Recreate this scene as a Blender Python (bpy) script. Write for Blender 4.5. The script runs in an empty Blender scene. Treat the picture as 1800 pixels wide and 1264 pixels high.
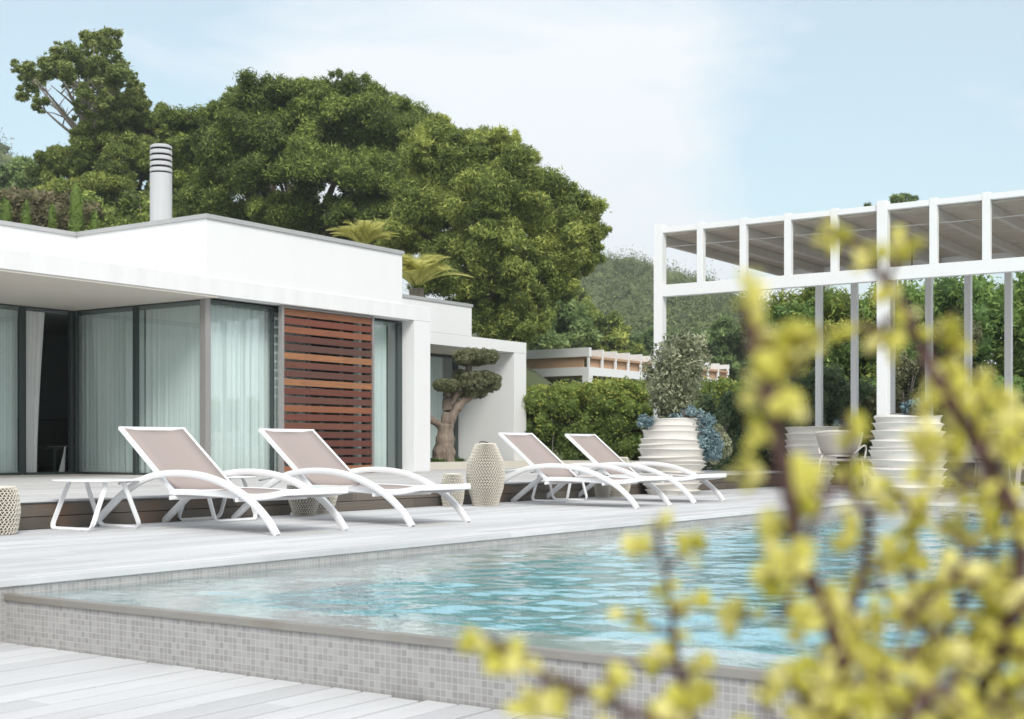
import bpy, bmesh, math, random
import numpy as np
from mathutils import Vector, Matrix
random.seed(7); rng = np.random.default_rng(11)
S = bpy.context.scene
COL = S.collection
R = math.radians
PI = math.pi
# ------------------------------------------------------------------ camera
HEAD = R(34.6); EYE = 0.60; FPX = 2350.0; HAZE = .0008; HOR = 787.0
FW = Vector((math.cos(HEAD), math.sin(HEAD), 0)); RT = Vector((math.sin(HEAD), -math.cos(HEAD), 0))
cd = bpy.data.cameras.new("camera"); cam = bpy.data.objects.new("camera", cd); COL.objects.link(cam)
cam.location = (0, 0, EYE); cam.rotation_euler = (R(90), 0, HEAD - R(90))
cd.sensor_width = 36; cd.lens = 47.0; cd.shift_y = 155 / 1800.0
cd.clip_start = 0.05; cd.clip_end = 6000
cd.dof.use_dof = True; cd.dof.focus_distance = 10.5; cd.dof.aperture_fstop = 6.0
S.camera = cam
# ------------------------------------------------------------------ world, sun, exposure
SUN_EL, SUN_AZ = R(41), math.atan2(-0.72, -0.64)      # direction towards the sun
W = bpy.data.worlds.new("World"); S.world = W; W.use_nodes = True
nt = W.node_tree; nt.nodes.clear(); N = nt.nodes.new; LK = nt.links.new
out = N("ShaderNodeOutputWorld")
sky = N("ShaderNodeTexSky"); sky.sky_type = 'NISHITA'; sky.sun_disc = False
sky.sun_elevation = SUN_EL; sky.sun_rotation = (PI / 2 - SUN_AZ); sky.air_density = 1.0; sky.dust_density = 1.5
b1 = N("ShaderNodeBackground"); b1.inputs[1].default_value = 0.15; 
tn = N("ShaderNodeVectorMath"); tn.operation = 'MULTIPLY'; LK(sky.outputs[0], tn.inputs[0]); tn.inputs[1].default_value = (.84, 1.06, .93); LK(tn.outputs[0], b1.inputs[0])
b2 = N("ShaderNodeBackground"); b2.inputs[0].default_value = (0.925, 0.965, 1.0, 1); b2.inputs[1].default_value = 0.86
mx = N("ShaderNodeMixShader"); LK(b1.outputs[0], mx.inputs[1]); LK(b2.outputs[0], mx.inputs[2]); LK(mx.outputs[0], out.inputs[0])
tc = N("ShaderNodeTexCoord")
def sky_patch(px, py, w0, w1):
    v = (FW + RT * ((px - 900) / FPX) + Vector((0, 0, (HOR - py) / FPX))).normalized()
    d = N("ShaderNodeVectorMath"); d.operation = 'DOT_PRODUCT'; LK(tc.outputs['Generated'], d.inputs[0]); d.inputs[1].default_value = v
    m = N("ShaderNodeMapRange"); m.interpolation_type = 'SMOOTHSTEP'; LK(d.outputs['Value'], m.inputs[0])
    m.inputs[1].default_value = math.cos(w1); m.inputs[2].default_value = math.cos(w0); m.inputs[3].default_value = 0; m.inputs[4].default_value = 1
    return m.outputs[0]
mp = N("ShaderNodeMapping"); LK(tc.outputs['Generated'], mp.inputs[0]); mp.inputs['Scale'].default_value = (1, 1, 2.6); mp.inputs['Location'].default_value = (3.1, .7, .2)
nz = N("ShaderNodeTexNoise"); LK(mp.outputs[0], nz.inputs[0]); nz.inputs['Scale'].default_value = 4.2; nz.inputs['Detail'].default_value = 7; nz.inputs['Roughness'].default_value = 0.52; nz.inputs['Distortion'].default_value = .5
def mth(op, a, b=None, clamp=False):
    m = N("ShaderNodeMath"); m.operation = op; m.use_clamp = clamp
    for i, v in enumerate((a, b)):
        if v is None: continue
        if isinstance(v, (int, float)): m.inputs[i].default_value = v
        else: LK(v, m.inputs[i])
    return m.outputs[0]
blue = mth('ADD', mth('MULTIPLY', sky_patch(1720, 110, R(2), R(12.5)), 0.60), mth('MULTIPLY', sky_patch(190, 150, R(2), R(9.5)), 0.52))
nn = mth('MULTIPLY', mth('SUBTRACT', nz.outputs[0], 0.5), 2.0)
fac = mth('ADD', mth('SUBTRACT', 0.93, blue), mth('MULTIPLY', nn, 1.0))
fac = mth('MINIMUM', mth('MAXIMUM', fac, 0.45), 0.97)
LK(fac, mx.inputs[0])
sl = bpy.data.lights.new("sun", 'SUN'); sl.energy = 2.2; sl.angle = R(22); sl.color = (1, .96, .9)
so = bpy.data.objects.new("sun", sl); COL.objects.link(so)
sd = Vector((math.cos(SUN_AZ) * math.cos(SUN_EL), math.sin(SUN_AZ) * math.cos(SUN_EL), math.sin(SUN_EL)))
so.rotation_euler = sd.to_track_quat('Z', 'Y').to_euler(); so.location = (0, 0, 30)
S.view_settings.view_transform = 'Standard'; S.view_settings.look = 'None'; S.view_settings.exposure = 0.34; S.view_settings.gamma = 1
try:
    S.cycles.transparent_max_bounces = 24; S.cycles.max_bounces = 10
except Exception: pass

# ------------------------------------------------------------------ coordinates from the survey of the photograph
def at(px, py, d):
    t = (px - 900) / FPX
    p = (FW + RT * t) * d; return Vector((p.x, p.y, EYE + (HOR - py) * d / FPX))
# ------------------------------------------------------------------ materials
class G:
    """small node-graph helper"""
    def __init__(s, name):
        s.m = bpy.data.materials.new(name); s.m.use_nodes = True; s.t = s.m.node_tree
        s.p = s.t.nodes['Principled BSDF']; s.o = s.t.nodes['Material Output']
        s.co = s.n("ShaderNodeTexCoord").outputs['Object']
    def n(s, k, **kw):
        x = s.t.nodes.new(k)
        for a, b in kw.items(): setattr(x, a, b)
        return x
    def l(s, a, b): s.t.links.new(a, b)
    def put(s, sock, v):
        if isinstance(v, (int, float, tuple)): sock.default_value = (*v, 1) if isinstance(v, tuple) and len(v) == 3 and len(getattr(sock, 'default_value', (0,)*4)) == 4 else v
        else: s.l(v, sock)
    def math(s, op, a, b=0.0, c=None, clamp=False):
        x = s.n("ShaderNodeMath", operation=op, use_clamp=clamp); s.put(x.inputs[0], a); s.put(x.inputs[1], b)
        if c is not None: s.put(x.inputs[2], c)
        return x.outputs[0]
    def map(s, scale=(1, 1, 1), loc=(0, 0, 0), src=None, rot=(0, 0, 0)):
        x = s.n("ShaderNodeMapping"); s.l(src or s.co, x.inputs[0]); x.inputs['Scale'].default_value = scale; x.inputs['Location'].default_value = loc; x.inputs['Rotation'].default_value = rot
        return x.outputs[0]
    def noise(s, scale, detail=4, rough=.55, src=None, dist=0):
        x = s.n("ShaderNodeTexNoise"); s.l(src or s.co, x.inputs[0]); x.inputs['Scale'].default_value = scale; x.inputs['Detail'].default_value = detail
        x.inputs['Roughness'].default_value = rough; x.inputs['Distortion'].default_value = dist
        return x.outputs[0]
    def white(s, src, dim='3D'):
        x = s.n("ShaderNodeTexWhiteNoise", noise_dimensions=dim)
        s.l(src, x.inputs['W' if dim == '1D' else 'Vector']); return x.outputs[0]
    def ramp(s, f, stops):
        x = s.n("ShaderNodeValToRGB"); s.l(f, x.inputs[0]); e = x.color_ramp.elements
        while len(e) < len(stops): e.new(0.5)
        for k, (p, c) in enumerate(stops): e[k].position = p; e[k].color = (*c, 1)
        return x.outputs[0]
    def mix(s, f, a, b, blend='MIX'):
        x = s.n("ShaderNodeMix", data_type='RGBA', blend_type=blend); s.put(x.inputs[0], f); s.put(x.inputs[6], a); s.put(x.inputs[7], b); return x.outputs[2]
    def bump(s, h, st=.3, dist=.01, sock=None):
        x = s.n("ShaderNodeBump"); x.inputs['Strength'].default_value = st; x.inputs['Distance'].default_value = dist; s.l(h, x.inputs['Height'])
        s.l(x.outputs[0], sock or s.p.inputs['Normal']); return x.outputs[0]
    def sep(s, src=None):
        x = s.n("ShaderNodeSeparateXYZ"); s.l(src or s.co, x.inputs[0]); return x.outputs
    def comb(s, a, b, c):
        x = s.n("ShaderNodeCombineXYZ"); s.put(x.inputs[0], a); s.put(x.inputs[1], b); s.put(x.inputs[2], c); return x.outputs[0]
    def col(s, v): s.put(s.p.inputs['Base Color'], v)
    def setp(s, **kw):
        for k, v in kw.items(): s.p.inputs[k.replace('_', ' ')].default_value = v
        return s
M = {}
def simple(name, col, rough=.5, var=.06, scale=6, metal=0, bump=0, bscale=60):
    g = G(name); n = g.noise(scale, 5)
    g.col(g.mix(n, tuple(c * (1 - var) for c in col), tuple(min(1, c * (1 + var)) for c in col)))
    g.setp(Roughness=rough, Metallic=metal)
    if bump: g.bump(g.noise(bscale, 4), bump, .003)
    M[name] = g.m; return g
def plaster(name='plaster', dirt=.785):
    g = G(name)
    streak = g.noise(1.0, 4, .6, g.map((5, 5, .5)))
    blot = g.noise(1.3, 4)
    c = g.mix(g.ramp(streak, [(.40, (0, 0, 0)), (.75, (1, 1, 1))]), (.80, .80, .805), (dirt, dirt, dirt))
    c = g.mix(g.math('MULTIPLY', blot, .12), c, (.72, .72, .725))
    g.col(c); g.setp(Roughness=.85); g.bump(g.noise(150, 3), .15, .002); M[name] = g.m
plaster(); plaster('fascia_plaster', .735)
simple('soffit', (.72, .67, .615), .9, .03)
simple('cap', (.46, .46, .455), .5, .1, 3, .3)
simple('white_metal', (.84, .84, .85), .35, .02)
simple('pergola_white', (.80, .80, .795), .5, .04, 3, 0, .1)
simple('dark_alu', (.06, .075, .075), .4, .1, 3, .2)
simple('grey_alu', (.38, .365, .36), .45, .06, 3, .4)
simple('stone_cream', (.66, .62, .54), .8, .08, 4, 0, .3)
simple('slot_shade', (.012, .012, .012), .9, .1)  # near-black that paints the shade inside the chimney slots
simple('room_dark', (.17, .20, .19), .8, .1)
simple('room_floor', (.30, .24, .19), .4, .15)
simple('sofa_dark', (.055, .062, .058), .8, .1)
simple('chair_rim', (.66, .63, .58), .6, .05)
simple('chair_shell', (.47, .43, .385), .7, .05, 8, 0, .2)
simple('table_wood', (.16, .11, .08), .6, .3, 6)
simple('trestle', (.42, .38, .34), .7, .1, 6)
simple('soil', (.06, .045, .03), .95, .3, 20)
simple('pot_white', (.69, .66, .62), .7, .05, 4, 0, .3)
def conc():
    g = G('chimney_render'); st = g.noise(1, 4, .6, g.map((14, 14, .8)))
    g.col(g.mix(st, (.44, .44, .45), (.56, .56, .57))); g.setp(Roughness=.85); M['chimney_render'] = g.m
conc()
def deck(name, c0, c1, w=.145, ydir=True, grey=.5):
    g = G(name); x, y, z = g.sep()
    row = g.math('FLOOR', g.math('DIVIDE', y, w))
    rr = g.white(row, '1D')
    seg = g.math('FLOOR', g.math('ADD', g.math('DIVIDE', x, 2.4), g.math('MULTIPLY', rr, 7.3)))
    r2 = g.white(g.comb(row, seg, 0.0), '3D')
    grain = g.noise(1, 6, .65, g.map((3.5, 85, 3.5)))
    wear = g.noise(1.1, 5, .6, g.map((.5, 2.2, 1)))
    t = g.math('ADD', g.math('MULTIPLY', r2, .45), g.math('MULTIPLY', grain, .55))
    c = g.mix(g.ramp(t, [(.18, (0, 0, 0)), (.82, (1, 1, 1))]), c0, c1)
    c = g.mix(g.math('MULTIPLY', g.ramp(wear, [(.42, (0, 0, 0)), (.72, (1, 1, 1))]), .45), c, tuple(v * .78 for v in c0))
    knot = g.noise(9, 2, .5, g.map((1, 4, 1)))
    c = g.mix(g.ramp(knot, [(.74, (0, 0, 0)), (.80, (.35, .35, .35))]), c, tuple(v * .62 for v in c0))
    g.col(c); g.setp(Roughness=.75); g.p.inputs['Specular IOR Level'].default_value = .3
    g.bump(grain, .35, .004); M[name] = g.m
deck('deck_wood', (.50, .50, .51), (.70, .70, .71))
deck('terrace_wood', (.50, .49, .48), (.66, .65, .64))
def riser():
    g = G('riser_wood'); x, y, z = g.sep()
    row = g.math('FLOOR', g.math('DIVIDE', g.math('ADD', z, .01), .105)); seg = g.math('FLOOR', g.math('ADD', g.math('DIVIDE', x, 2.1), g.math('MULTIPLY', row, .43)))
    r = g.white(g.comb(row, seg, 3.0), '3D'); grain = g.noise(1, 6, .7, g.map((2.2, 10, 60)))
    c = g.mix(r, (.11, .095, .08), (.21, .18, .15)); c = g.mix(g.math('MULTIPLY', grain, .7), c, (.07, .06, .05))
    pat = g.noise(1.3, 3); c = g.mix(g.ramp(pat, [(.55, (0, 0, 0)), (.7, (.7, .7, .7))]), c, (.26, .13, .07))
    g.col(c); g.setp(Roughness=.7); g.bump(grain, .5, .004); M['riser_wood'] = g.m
riser()
def slats():
    g = G('slat_wood'); x, y, z = g.sep()
    row = g.math('FLOOR', g.math('DIVIDE', g.math('SUBTRACT', z, .025), SL_P)); seg = g.math('MULTIPLY', x, 0.0)
    r = g.white(g.comb(row, seg, 5.0), '3D'); grain = g.noise(1, 6, .7, g.map((2.5, 20, 70), (0, 0, 0)), 1.2)
    c = g.ramp(r, [(0, (.085, .040, .030)), (.2, (.13, .040, .026)), (.4, (.20, .058, .034)), (.55, (.10, .048, .037)), (.72, (.23, .072, .040)), (.88, (.32, .13, .06)), (1, (.42, .20, .09))])
    c = g.mix(g.ramp(grain, [(.45, (0, 0, 0)), (.7, (.6, .6, .6))]), c, (.07, .035, .03))
    g.col(c); g.setp(Roughness=.6); g.bump(grain, .4, .003); M['slat_wood'] = g.m
SL_P = 2.37 / 19
slats()
def tiles(name, a, b, c, s=.025, var=1.0, grout=(.60, .59, .57)):
    g = G(name); x, y, z = g.sep()
    def cell(v): return g.math('FLOOR', g.math('DIVIDE', v, s))
    def edge(v): f = g.math('FRACT', g.math('DIVIDE', v, s)); return g.math('GREATER_THAN', g.math('ABSOLUTE', g.math('SUBTRACT', f, .5)), .44)
    gn = g.n("ShaderNodeNewGeometry"); nx, ny, nz_ = g.sep(gn.outputs['Normal'])
    ax = g.math('LESS_THAN', g.math('ABSOLUTE', nx), .5); ay = g.math('LESS_THAN', g.math('ABSOLUTE', ny), .5); az = g.math('LESS_THAN', g.math('ABSOLUTE', nz_), .5)
    e = g.math('MAXIMUM', g.math('MAXIMUM', g.math('MULTIPLY', edge(x), ax), g.math('MULTIPLY', edge(y), ay)), g.math('MULTIPLY', edge(z), az))
    r = g.white(g.comb(g.math('MULTIPLY', cell(x), ax), g.math('MULTIPLY', cell(y), ay), g.math('MULTIPLY', cell(z), az)), '3D')
    big = g.noise(1.5, 3)
    t = g.math('ADD', g.math('MULTIPLY', r, .75 * var), g.math('MULTIPLY', big, .35))
    col = g.ramp(t, [(.1, a), (.5, b), (.95, c)])
    g.col(g.mix(e, col, grout)); g.setp(Roughness=.35); g.bump(g.math('SUBTRACT', 1.0, e), .3, .002); M[name] = g.m
tiles('mosaic', (.285, .275, .27), (.345, .335, .33), (.43, .42, .41), .025, .85, (.47, .46, .45))
tiles('ledge_mosaic', (.56, .565, .56), (.64, .645, .64), (.72, .725, .72), .025, .7, (.72,.72,.71))
tiles('pool_blue', (.27, .54, .61), (.31, .59, .66), (.36, .65, .71), .05, .8, (.43, .68, .74))
def steel():
    g = G('edge_steel'); n = g.noise(1, 4, .6, g.map((1, 3, 20))); n2 = g.noise(2, 3)
    c = g.mix(n, (.27, .25, .22), (.40, .385, .36)); c = g.mix(g.ramp(n2, [(.5, (0, 0, 0)), (.75, (.6, .6, .6))]), c, (.20, .15, .10))
    g.col(c); g.setp(Roughness=.45, Metallic=.4); M['edge_steel'] = g.m
steel()
def schlick(g, f0, normal=None, boost=0.0, power=5.0):
    ge = g.n("ShaderNodeNewGeometry"); d = g.n("ShaderNodeVectorMath", operation='DOT_PRODUCT'); g.l(ge.outputs['Incoming'], d.inputs[0]); g.l(normal or ge.outputs['Normal'], d.inputs[1])
    c = g.math('SUBTRACT', 1.0, g.math('ABSOLUTE', d.outputs['Value']), clamp=True)
    return g.math('ADD', g.math('MULTIPLY', g.math('POWER', c, power), 1 - f0), f0 + boost, clamp=True)
def water():
    g = G('pool_water'); g.t.nodes.remove(g.p)
    tr = g.n("ShaderNodeBsdfTransparent"); tr.inputs[0].default_value = (.86, .97, .98, 1)
    gl = g.n("ShaderNodeBsdfGlossy"); gl.inputs['Roughness'].default_value = .03; gl.inputs[0].default_value = (1, 1, 1, 1)
    bm_ = g.n("ShaderNodeBump"); bm_.inputs['Strength'].default_value = .45; bm_.inputs['Distance'].default_value = .006
    g.l(g.noise(30, 3, .5, g.map((1, .45, 1), rot=(0, 0, -HEAD))), bm_.inputs['Height'])
    g.l(bm_.outputs[0], gl.inputs['Normal'])
    m = g.n("ShaderNodeMixShader"); g.l(schlick(g, .02, bm_.outputs[0], .13), m.inputs[0]); g.l(tr.outputs[0], m.inputs[1]); g.l(gl.outputs[0], m.inputs[2]); g.l(m.outputs[0], g.o.inputs[0]); M['pool_water'] = g.m
water()
def glass(name, tint, ior=1.5, boost=0.0):
    g = G(name); g.t.nodes.remove(g.p)
    tr = g.n("ShaderNodeBsdfTransparent"); tr.inputs[0].default_value = (*tint, 1)
    gl = g.n("ShaderNodeBsdfGlossy"); gl.inputs['Roughness'].default_value = .0; gl.inputs[0].default_value = (.95, 1, .99, 1)
    f = schlick(g, .04, None, boost)
    m = g.n("ShaderNodeMixShader"); g.l(f, m.inputs[0]); g.l(tr.outputs[0], m.inputs[1]); g.l(gl.outputs[0], m.inputs[2]); g.l(m.outputs[0], g.o.inputs[0]); M[name] = g.m
glass('window_glass', (.885, .965, .955), 1.5, .12)
glass('lantern_glass', (.95, .97, .96), 1.45)
def fabric(name, c, trans=.35):
    g = G(name); g.t.nodes.remove(g.p)
    d = g.n("ShaderNodeBsdfDiffuse"); t = g.n("ShaderNodeBsdfTranslucent"); n = g.noise(3, 3, .5, g.map((6, 6, .3)))
    col = g.mix(n, tuple(v * .9 for v in c), c); g.l(col, d.inputs[0]); g.l(col, t.inputs[0])
    m = g.n("ShaderNodeMixShader"); m.inputs[0].default_value = trans; g.l(d.outputs[0], m.inputs[1]); g.l(t.outputs[0], m.inputs[2]); g.l(m.outputs[0], g.o.inputs[0]); M[name] = g.m
fabric('curtain', (.95, .96, .96), .14)
def sling():
    g = G('sling_fabric'); x, y, z = g.sep()
    w = g.math('ADD', g.math('FRACT', g.math('MULTIPLY', x, 160)), g.math('FRACT', g.math('MULTIPLY', y, 160)))
    g.col(g.mix(g.math('MULTIPLY', w, .5), (.32, .265, .25), (.42, .35, .33))); g.setp(Roughness=.8); M['sling_fabric'] = g.m
sling()
def reed():
    g = G('reed_matting'); st = g.noise(1, 5, .7, g.map((50, 3, 50))); blot = g.noise(2.2, 4)
    c = g.mix(g.ramp(st, [(.35, (0, 0, 0)), (.65, (1, 1, 1))]), (.28, .235, .195), (.66, .575, .49)); c = g.mix(g.math('MULTIPLY', blot, .5), c, (.42, .37, .32)); g.col(c); g.setp(Roughness=.95); g.bump(st, .6, .01); M['reed_matting'] = g.m
reed()
simple('rafter_wood', (.50, .46, .42), .85, .12, 5)
simple('tan_lining', (.48, .31, .20), .85, .1, 4)
def wicker():
    simple('wicker_strand', (.68, .64, .56), .7, .12, 30); simple('wicker_core', (.13, .105, .075), .9, .15, 20); simple('pebble', (.75, .74, .70), .6, .05)
wicker()
def leaf(name, c0, c1, c2, trans=.3, rough=.6, nscale=.9, w=(.35, .65)):
    """foliage: colour varies per leaf (attribute 'v'), per clump (attribute 'k') and by species"""
    g = G(name)
    a = g.n("ShaderNodeAttribute", attribute_name='v').outputs['Fac']; k = g.n("ShaderNodeAttribute", attribute_name='k').outputs['Fac']
    t = g.math('ADD', g.math('MULTIPLY', a, .5), g.math('MULTIPLY', k, .5))
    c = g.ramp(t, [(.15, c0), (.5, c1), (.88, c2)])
    g.col(c); g.setp(Roughness=rough); g.p.inputs['Specular IOR Level'].default_value = .25
    tl = g.n("ShaderNodeBsdfTranslucent"); g.l(g.mix(.5, c, c2), tl.inputs[0])
    m = g.n("ShaderNodeMixShader"); m.inputs[0].default_value = trans; g.l(g.p.outputs[0], m.inputs[1]); g.l(tl.outputs[0], m.inputs[2]); g.l(m.outputs[0], g.o.inputs[0])
    M[name] = g.m
leaf('pine_dark', (0.031, 0.047, 0.017), (0.128, 0.182, 0.045), (0.435, 0.511, 0.125))  # dark end paints shaded gaps, bright end sunlit puffs, scattered at random
leaf('pine_light', (0.044, 0.069, 0.021), (0.190, 0.258, 0.065), (0.603, 0.630, 0.167))  # gap shade and sun on the puffs put into the ramp ends
leaf('pine_mid', (0.073, 0.122, 0.054), (0.178, 0.265, 0.094), (0.384, 0.478, 0.181))
leaf('carob', (0.113, 0.168, 0.049), (0.227, 0.280, 0.084), (0.437, 0.465, 0.165))
leaf('forest', (0.065, 0.091, 0.040), (0.129, 0.168, 0.061), (0.238, 0.275, 0.100), .15)
leaf('hedge_leaf', (0.061, 0.105, 0.028), (0.184, 0.259, 0.052), (0.518, 0.506, 0.122))
leaf('dry_leaf', (.10, .10, .055), (.17, .165, .08), (.29, .22, .15))
leaf('cypress_leaf', (.09, .14, .03), (.15, .22, .045), (.24, .31, .08))
leaf('olive_leaf', (0.094, 0.105, 0.050), (0.190, 0.201, 0.103), (0.348, 0.348, 0.204))
leaf('grey_leaf', (0.121, 0.142, 0.085), (0.261, 0.287, 0.176), (0.625, 0.632, 0.422))
leaf('blue_leaf', (.10, .17, .19), (.20, .30, .33), (.36, .46, .48), .1)
leaf('palm_leaf', (0.220, 0.242, 0.055), (0.522, 0.522, 0.138), (0.858, 0.811, 0.312), .45)
leaf('conifer_leaf', (0.067, 0.127, 0.042), (0.172, 0.278, 0.076), (0.406, 0.535, 0.151))
leaf('dark_leaf', (0.059, 0.101, 0.050), (0.118, 0.176, 0.084), (0.202, 0.269, 0.134))  # darker green of the shrubs around the dining set
leaf('cover_leaf', (.04, .09, .015), (.08, .16, .03), (.14, .24, .05))
leaf('jade_leaf', (0.510, 0.500, 0.065), (0.795, 0.757, 0.192), (1.004, 0.950, 0.520), .45, .35)
leaf('straw_leaf', (.35, .30, .08), (.5, .45, .15), (.6, .55, .25))
def bark(name, a, b):
    g = G(name); n = g.noise(1, 6, .7, g.map((14, 14, 3)), .6); g.col(g.mix(g.ramp(n, [(.3, (0, 0, 0)), (.7, (1, 1, 1))]), a, b)); g.setp(Roughness=.9); g.bump(n, .9, .03); M[name] = g.m
bark('bark_pine', (.07, .05, .04), (.20, .16, .13)); bark('bark_olive', (.12, .09, .07), (.36, .29, .23)); bark('bark_jade', (.055, .024, .022), (.15, .085, .075)); bark('bark_grey', (.14, .12, .10), (.30, .27, .24))
def ground_m():
    g = G('ground_soil'); n = g.noise(.12, 6, .6); n2 = g.noise(2.5, 6, .65)
    c = g.mix(g.ramp(n, [(.35, (0, 0, 0)), (.65, (1, 1, 1))]), (.065, .09, .03), (.13, .13, .065)); c = g.mix(g.math('MULTIPLY', n2, .5), c, (.06, .075, .03)); g.col(c); g.setp(Roughness=.95); M['ground_soil'] = g.m
ground_m()
# ------------------------------------------------------------------ object helpers
def tag(o, label=None, cat=None, group=None, kind=None):
    if label: o['label'] = label
    if cat: o['category'] = cat
    if group: o['group'] = group
    if kind: o['kind'] = kind
    return o
def thing(name, label, cat, loc=(0, 0, 0), group=None, rz=0):
    o = bpy.data.objects.new(name, None); COL.objects.link(o); o.location = loc; o.rotation_euler = (0, 0, rz); o.empty_display_size = .2
    return tag(o, label, cat, group)
def link(name, me, mat, parent=None, smooth=None):
    o = bpy.data.objects.new(name, me); COL.objects.link(o)
    if parent is not None: o.parent = parent
    mats = mat if isinstance(mat, (list, tuple)) else [mat]
    for m in mats: me.materials.append(M[m])
    if smooth is not None:
        me.polygons.foreach_set('use_smooth', [smooth] * len(me.polygons))
    return o
class MB:
    def __init__(s): s.v = []; s.f = []; s.mi = []; s.cur = 0
    def add(s, vs, fs):
        b = len(s.v); s.v += [tuple(v) for v in vs]; s.f += [tuple(i + b for i in f) for f in fs]; s.mi += [s.cur] * len(fs); return s
    def box(s, x0, y0, z0, x1, y1, z1, mat=None):
        v = [(x0, y0, z0), (x1, y0, z0), (x1, y1, z0), (x0, y1, z0), (x0, y0, z1), (x1, y0, z1), (x1, y1, z1), (x0, y1, z1)]
        if mat: v = [mat @ Vector(p) for p in v]
        return s.add(v, [(0, 3, 2, 1), (4, 5, 6, 7), (0, 1, 5, 4), (1, 2, 6, 5), (2, 3, 7, 6), (3, 0, 4, 7)])
    def sweep(s, pts, prof, up=(0, 0, 1), closed=False, caps=True, scales=None):
        """prof: list of (a,b): a along the side vector, b along the up vector"""
        pts = [Vector(p) for p in pts]; n = len(pts); k = len(prof); up = Vector(up); vs = []
        for i, p in enumerate(pts):
            if closed: t = (pts[(i + 1) % n] - pts[i - 1])
            else: t = pts[min(i + 1, n - 1)] - pts[max(i - 1, 0)]
            t.normalize(); side = t.cross(up)
            if side.length < 1e-4: side = t.cross(Vector((1, 0, 0)))
            side.normalize(); u = side.cross(t).normalized(); sc = scales[i] if scales else 1
            # mitre
            for a, b in prof: vs.append(p + side * a * sc + u * b * sc)
        fs = []
        for i in range(n if closed else n - 1):
            j = (i + 1) % n
            for q in range(k):
                r = (q + 1) % k; fs.append((i * k + q, i * k + r, j * k + r, j * k + q))
        if caps and not closed: fs.append(tuple(range(k - 1, -1, -1))); fs.append(tuple((n - 1) * k + q for q in range(k)))
        return s.add(vs, fs)
    def bar(s, pts, w, h, up=(0, 0, 1), closed=False):
        c = min(w, h) * .18; a, b = w / 2, h / 2
        pr = [(-a + c, -b), (a - c, -b), (a, -b + c), (a, b - c), (a - c, b), (-a + c, b), (-a, b - c), (-a, -b + c)]
        return s.sweep(pts, pr, up, closed)
    def tube(s, pts, radii, n=10, up=(0, 0, 1), closed=False):
        if not isinstance(radii, (list, tuple)): radii = [radii] * len(pts)
        pr = [(math.cos(2 * PI * i / n), math.sin(2 * PI * i / n)) for i in range(n)]
        return s.sweep(pts, pr, up, closed, scales=list(radii))
    def lathe(s, prof, n=32, c=(0, 0, 0), wob=None, cap=True):
        vs = []; m = len(prof)
        for j, (r, z) in enumerate(prof):
            for i in range(n):
                a = 2 * PI * i / n; rr, zz = (r, z) if wob is None else wob(j, a, r, z)
                vs.append((c[0] + rr * math.cos(a), c[1] + rr * math.sin(a), c[2] + zz))
        fs = [(j * n + i, j * n + (i + 1) % n, (j + 1) * n + (i + 1) % n, (j + 1) * n + i) for j in range(m - 1) for i in range(n)]
        if cap: fs.append(tuple(range(n - 1, -1, -1))); fs.append(tuple((m - 1) * n + i for i in range(n)))
        return s.add(vs, fs)
    def build(s, name, mat, parent=None, smooth=False, bevel=0):
        me = bpy.data.meshes.new(name); me.from_pydata(s.v, [], s.f); me.update()
        o = link(name, me, mat, parent, bool(smooth))
        if len(set(s.mi)) > 1: me.polygons.foreach_set('material_index', s.mi)
        if bevel:
            b = o.modifiers.new('bevel', 'BEVEL'); b.width = bevel; b.segments = 2; b.limit_method = 'ANGLE'
        if smooth == 'auto':
            me.polygons.foreach_set('use_smooth', [True] * len(me.polygons)); me.set_sharp_from_angle(angle=R(40))
        return o
def B(name, mat, parent, *boxes, bevel=0):
    m = MB()
    for b in boxes: m.box(*b)
    return m.build(name, mat, parent, bevel=bevel)
def struct(o): return tag(o, kind='structure')
def catmull(pts, k=6):
    P = [Vector(p) for p in pts]; P = [P[0] * 2 - P[1]] + P + [P[-1] * 2 - P[-2]]; o = []
    for i in range(1, len(P) - 2):
        for j in range(k):
            t = j / k; a, b, c, d = P[i - 1:i + 3]
            o.append(.5 * ((2 * b) + (c - a) * t + (2 * a - 5 * b + 4 * c - d) * t * t + (3 * b - a - 3 * c + d) * t ** 3))
    o.append(P[-2]); return o
def lerpl(a, b, n): return [a + (b - a) * i / (n - 1) for i in range(n)]
# ---- foliage: numpy leaves
def npmesh(name, V, nper, vv, kk, extra=None):
    """V: (n, nper, 3) polygons"""
    n = V.shape[0]; me = bpy.data.meshes.new(name)
    co = V.reshape(-1, 3).astype(np.float32); nv0 = len(co); loops = np.arange(nv0, dtype=np.int32); starts = np.arange(0, nv0, nper, dtype=np.int32); tot = np.full(n, nper, np.int32)
    av = np.repeat(vv, nper); ak = np.repeat(kk, nper)
    if extra is not None:
        ev, ef, ek = extra
        co = np.vstack([co, ev.astype(np.float32)]); l2 = (ef + nv0).reshape(-1).astype(np.int32)
        starts = np.concatenate([starts, nv0 + np.arange(0, len(l2), 3, dtype=np.int32)]); loops = np.concatenate([loops, l2]); av = np.concatenate([av, np.full(len(ev), .3)]); ak = np.concatenate([ak, ek])
    me.vertices.add(len(co)); me.vertices.foreach_set('co', co.reshape(-1)); me.loops.add(len(loops)); me.loops.foreach_set('vertex_index', loops)
    me.polygons.add(len(starts)); me.polygons.foreach_set('loop_start', starts)
    me.update(calc_edges=True); me.validate()
    a = me.attributes.new('v', 'FLOAT', 'POINT'); a.data.foreach_set('value', av.astype(np.float32)); a = me.attributes.new('k', 'FLOAT', 'POINT'); a.data.foreach_set('value', ak.astype(np.float32))
    return me
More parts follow.
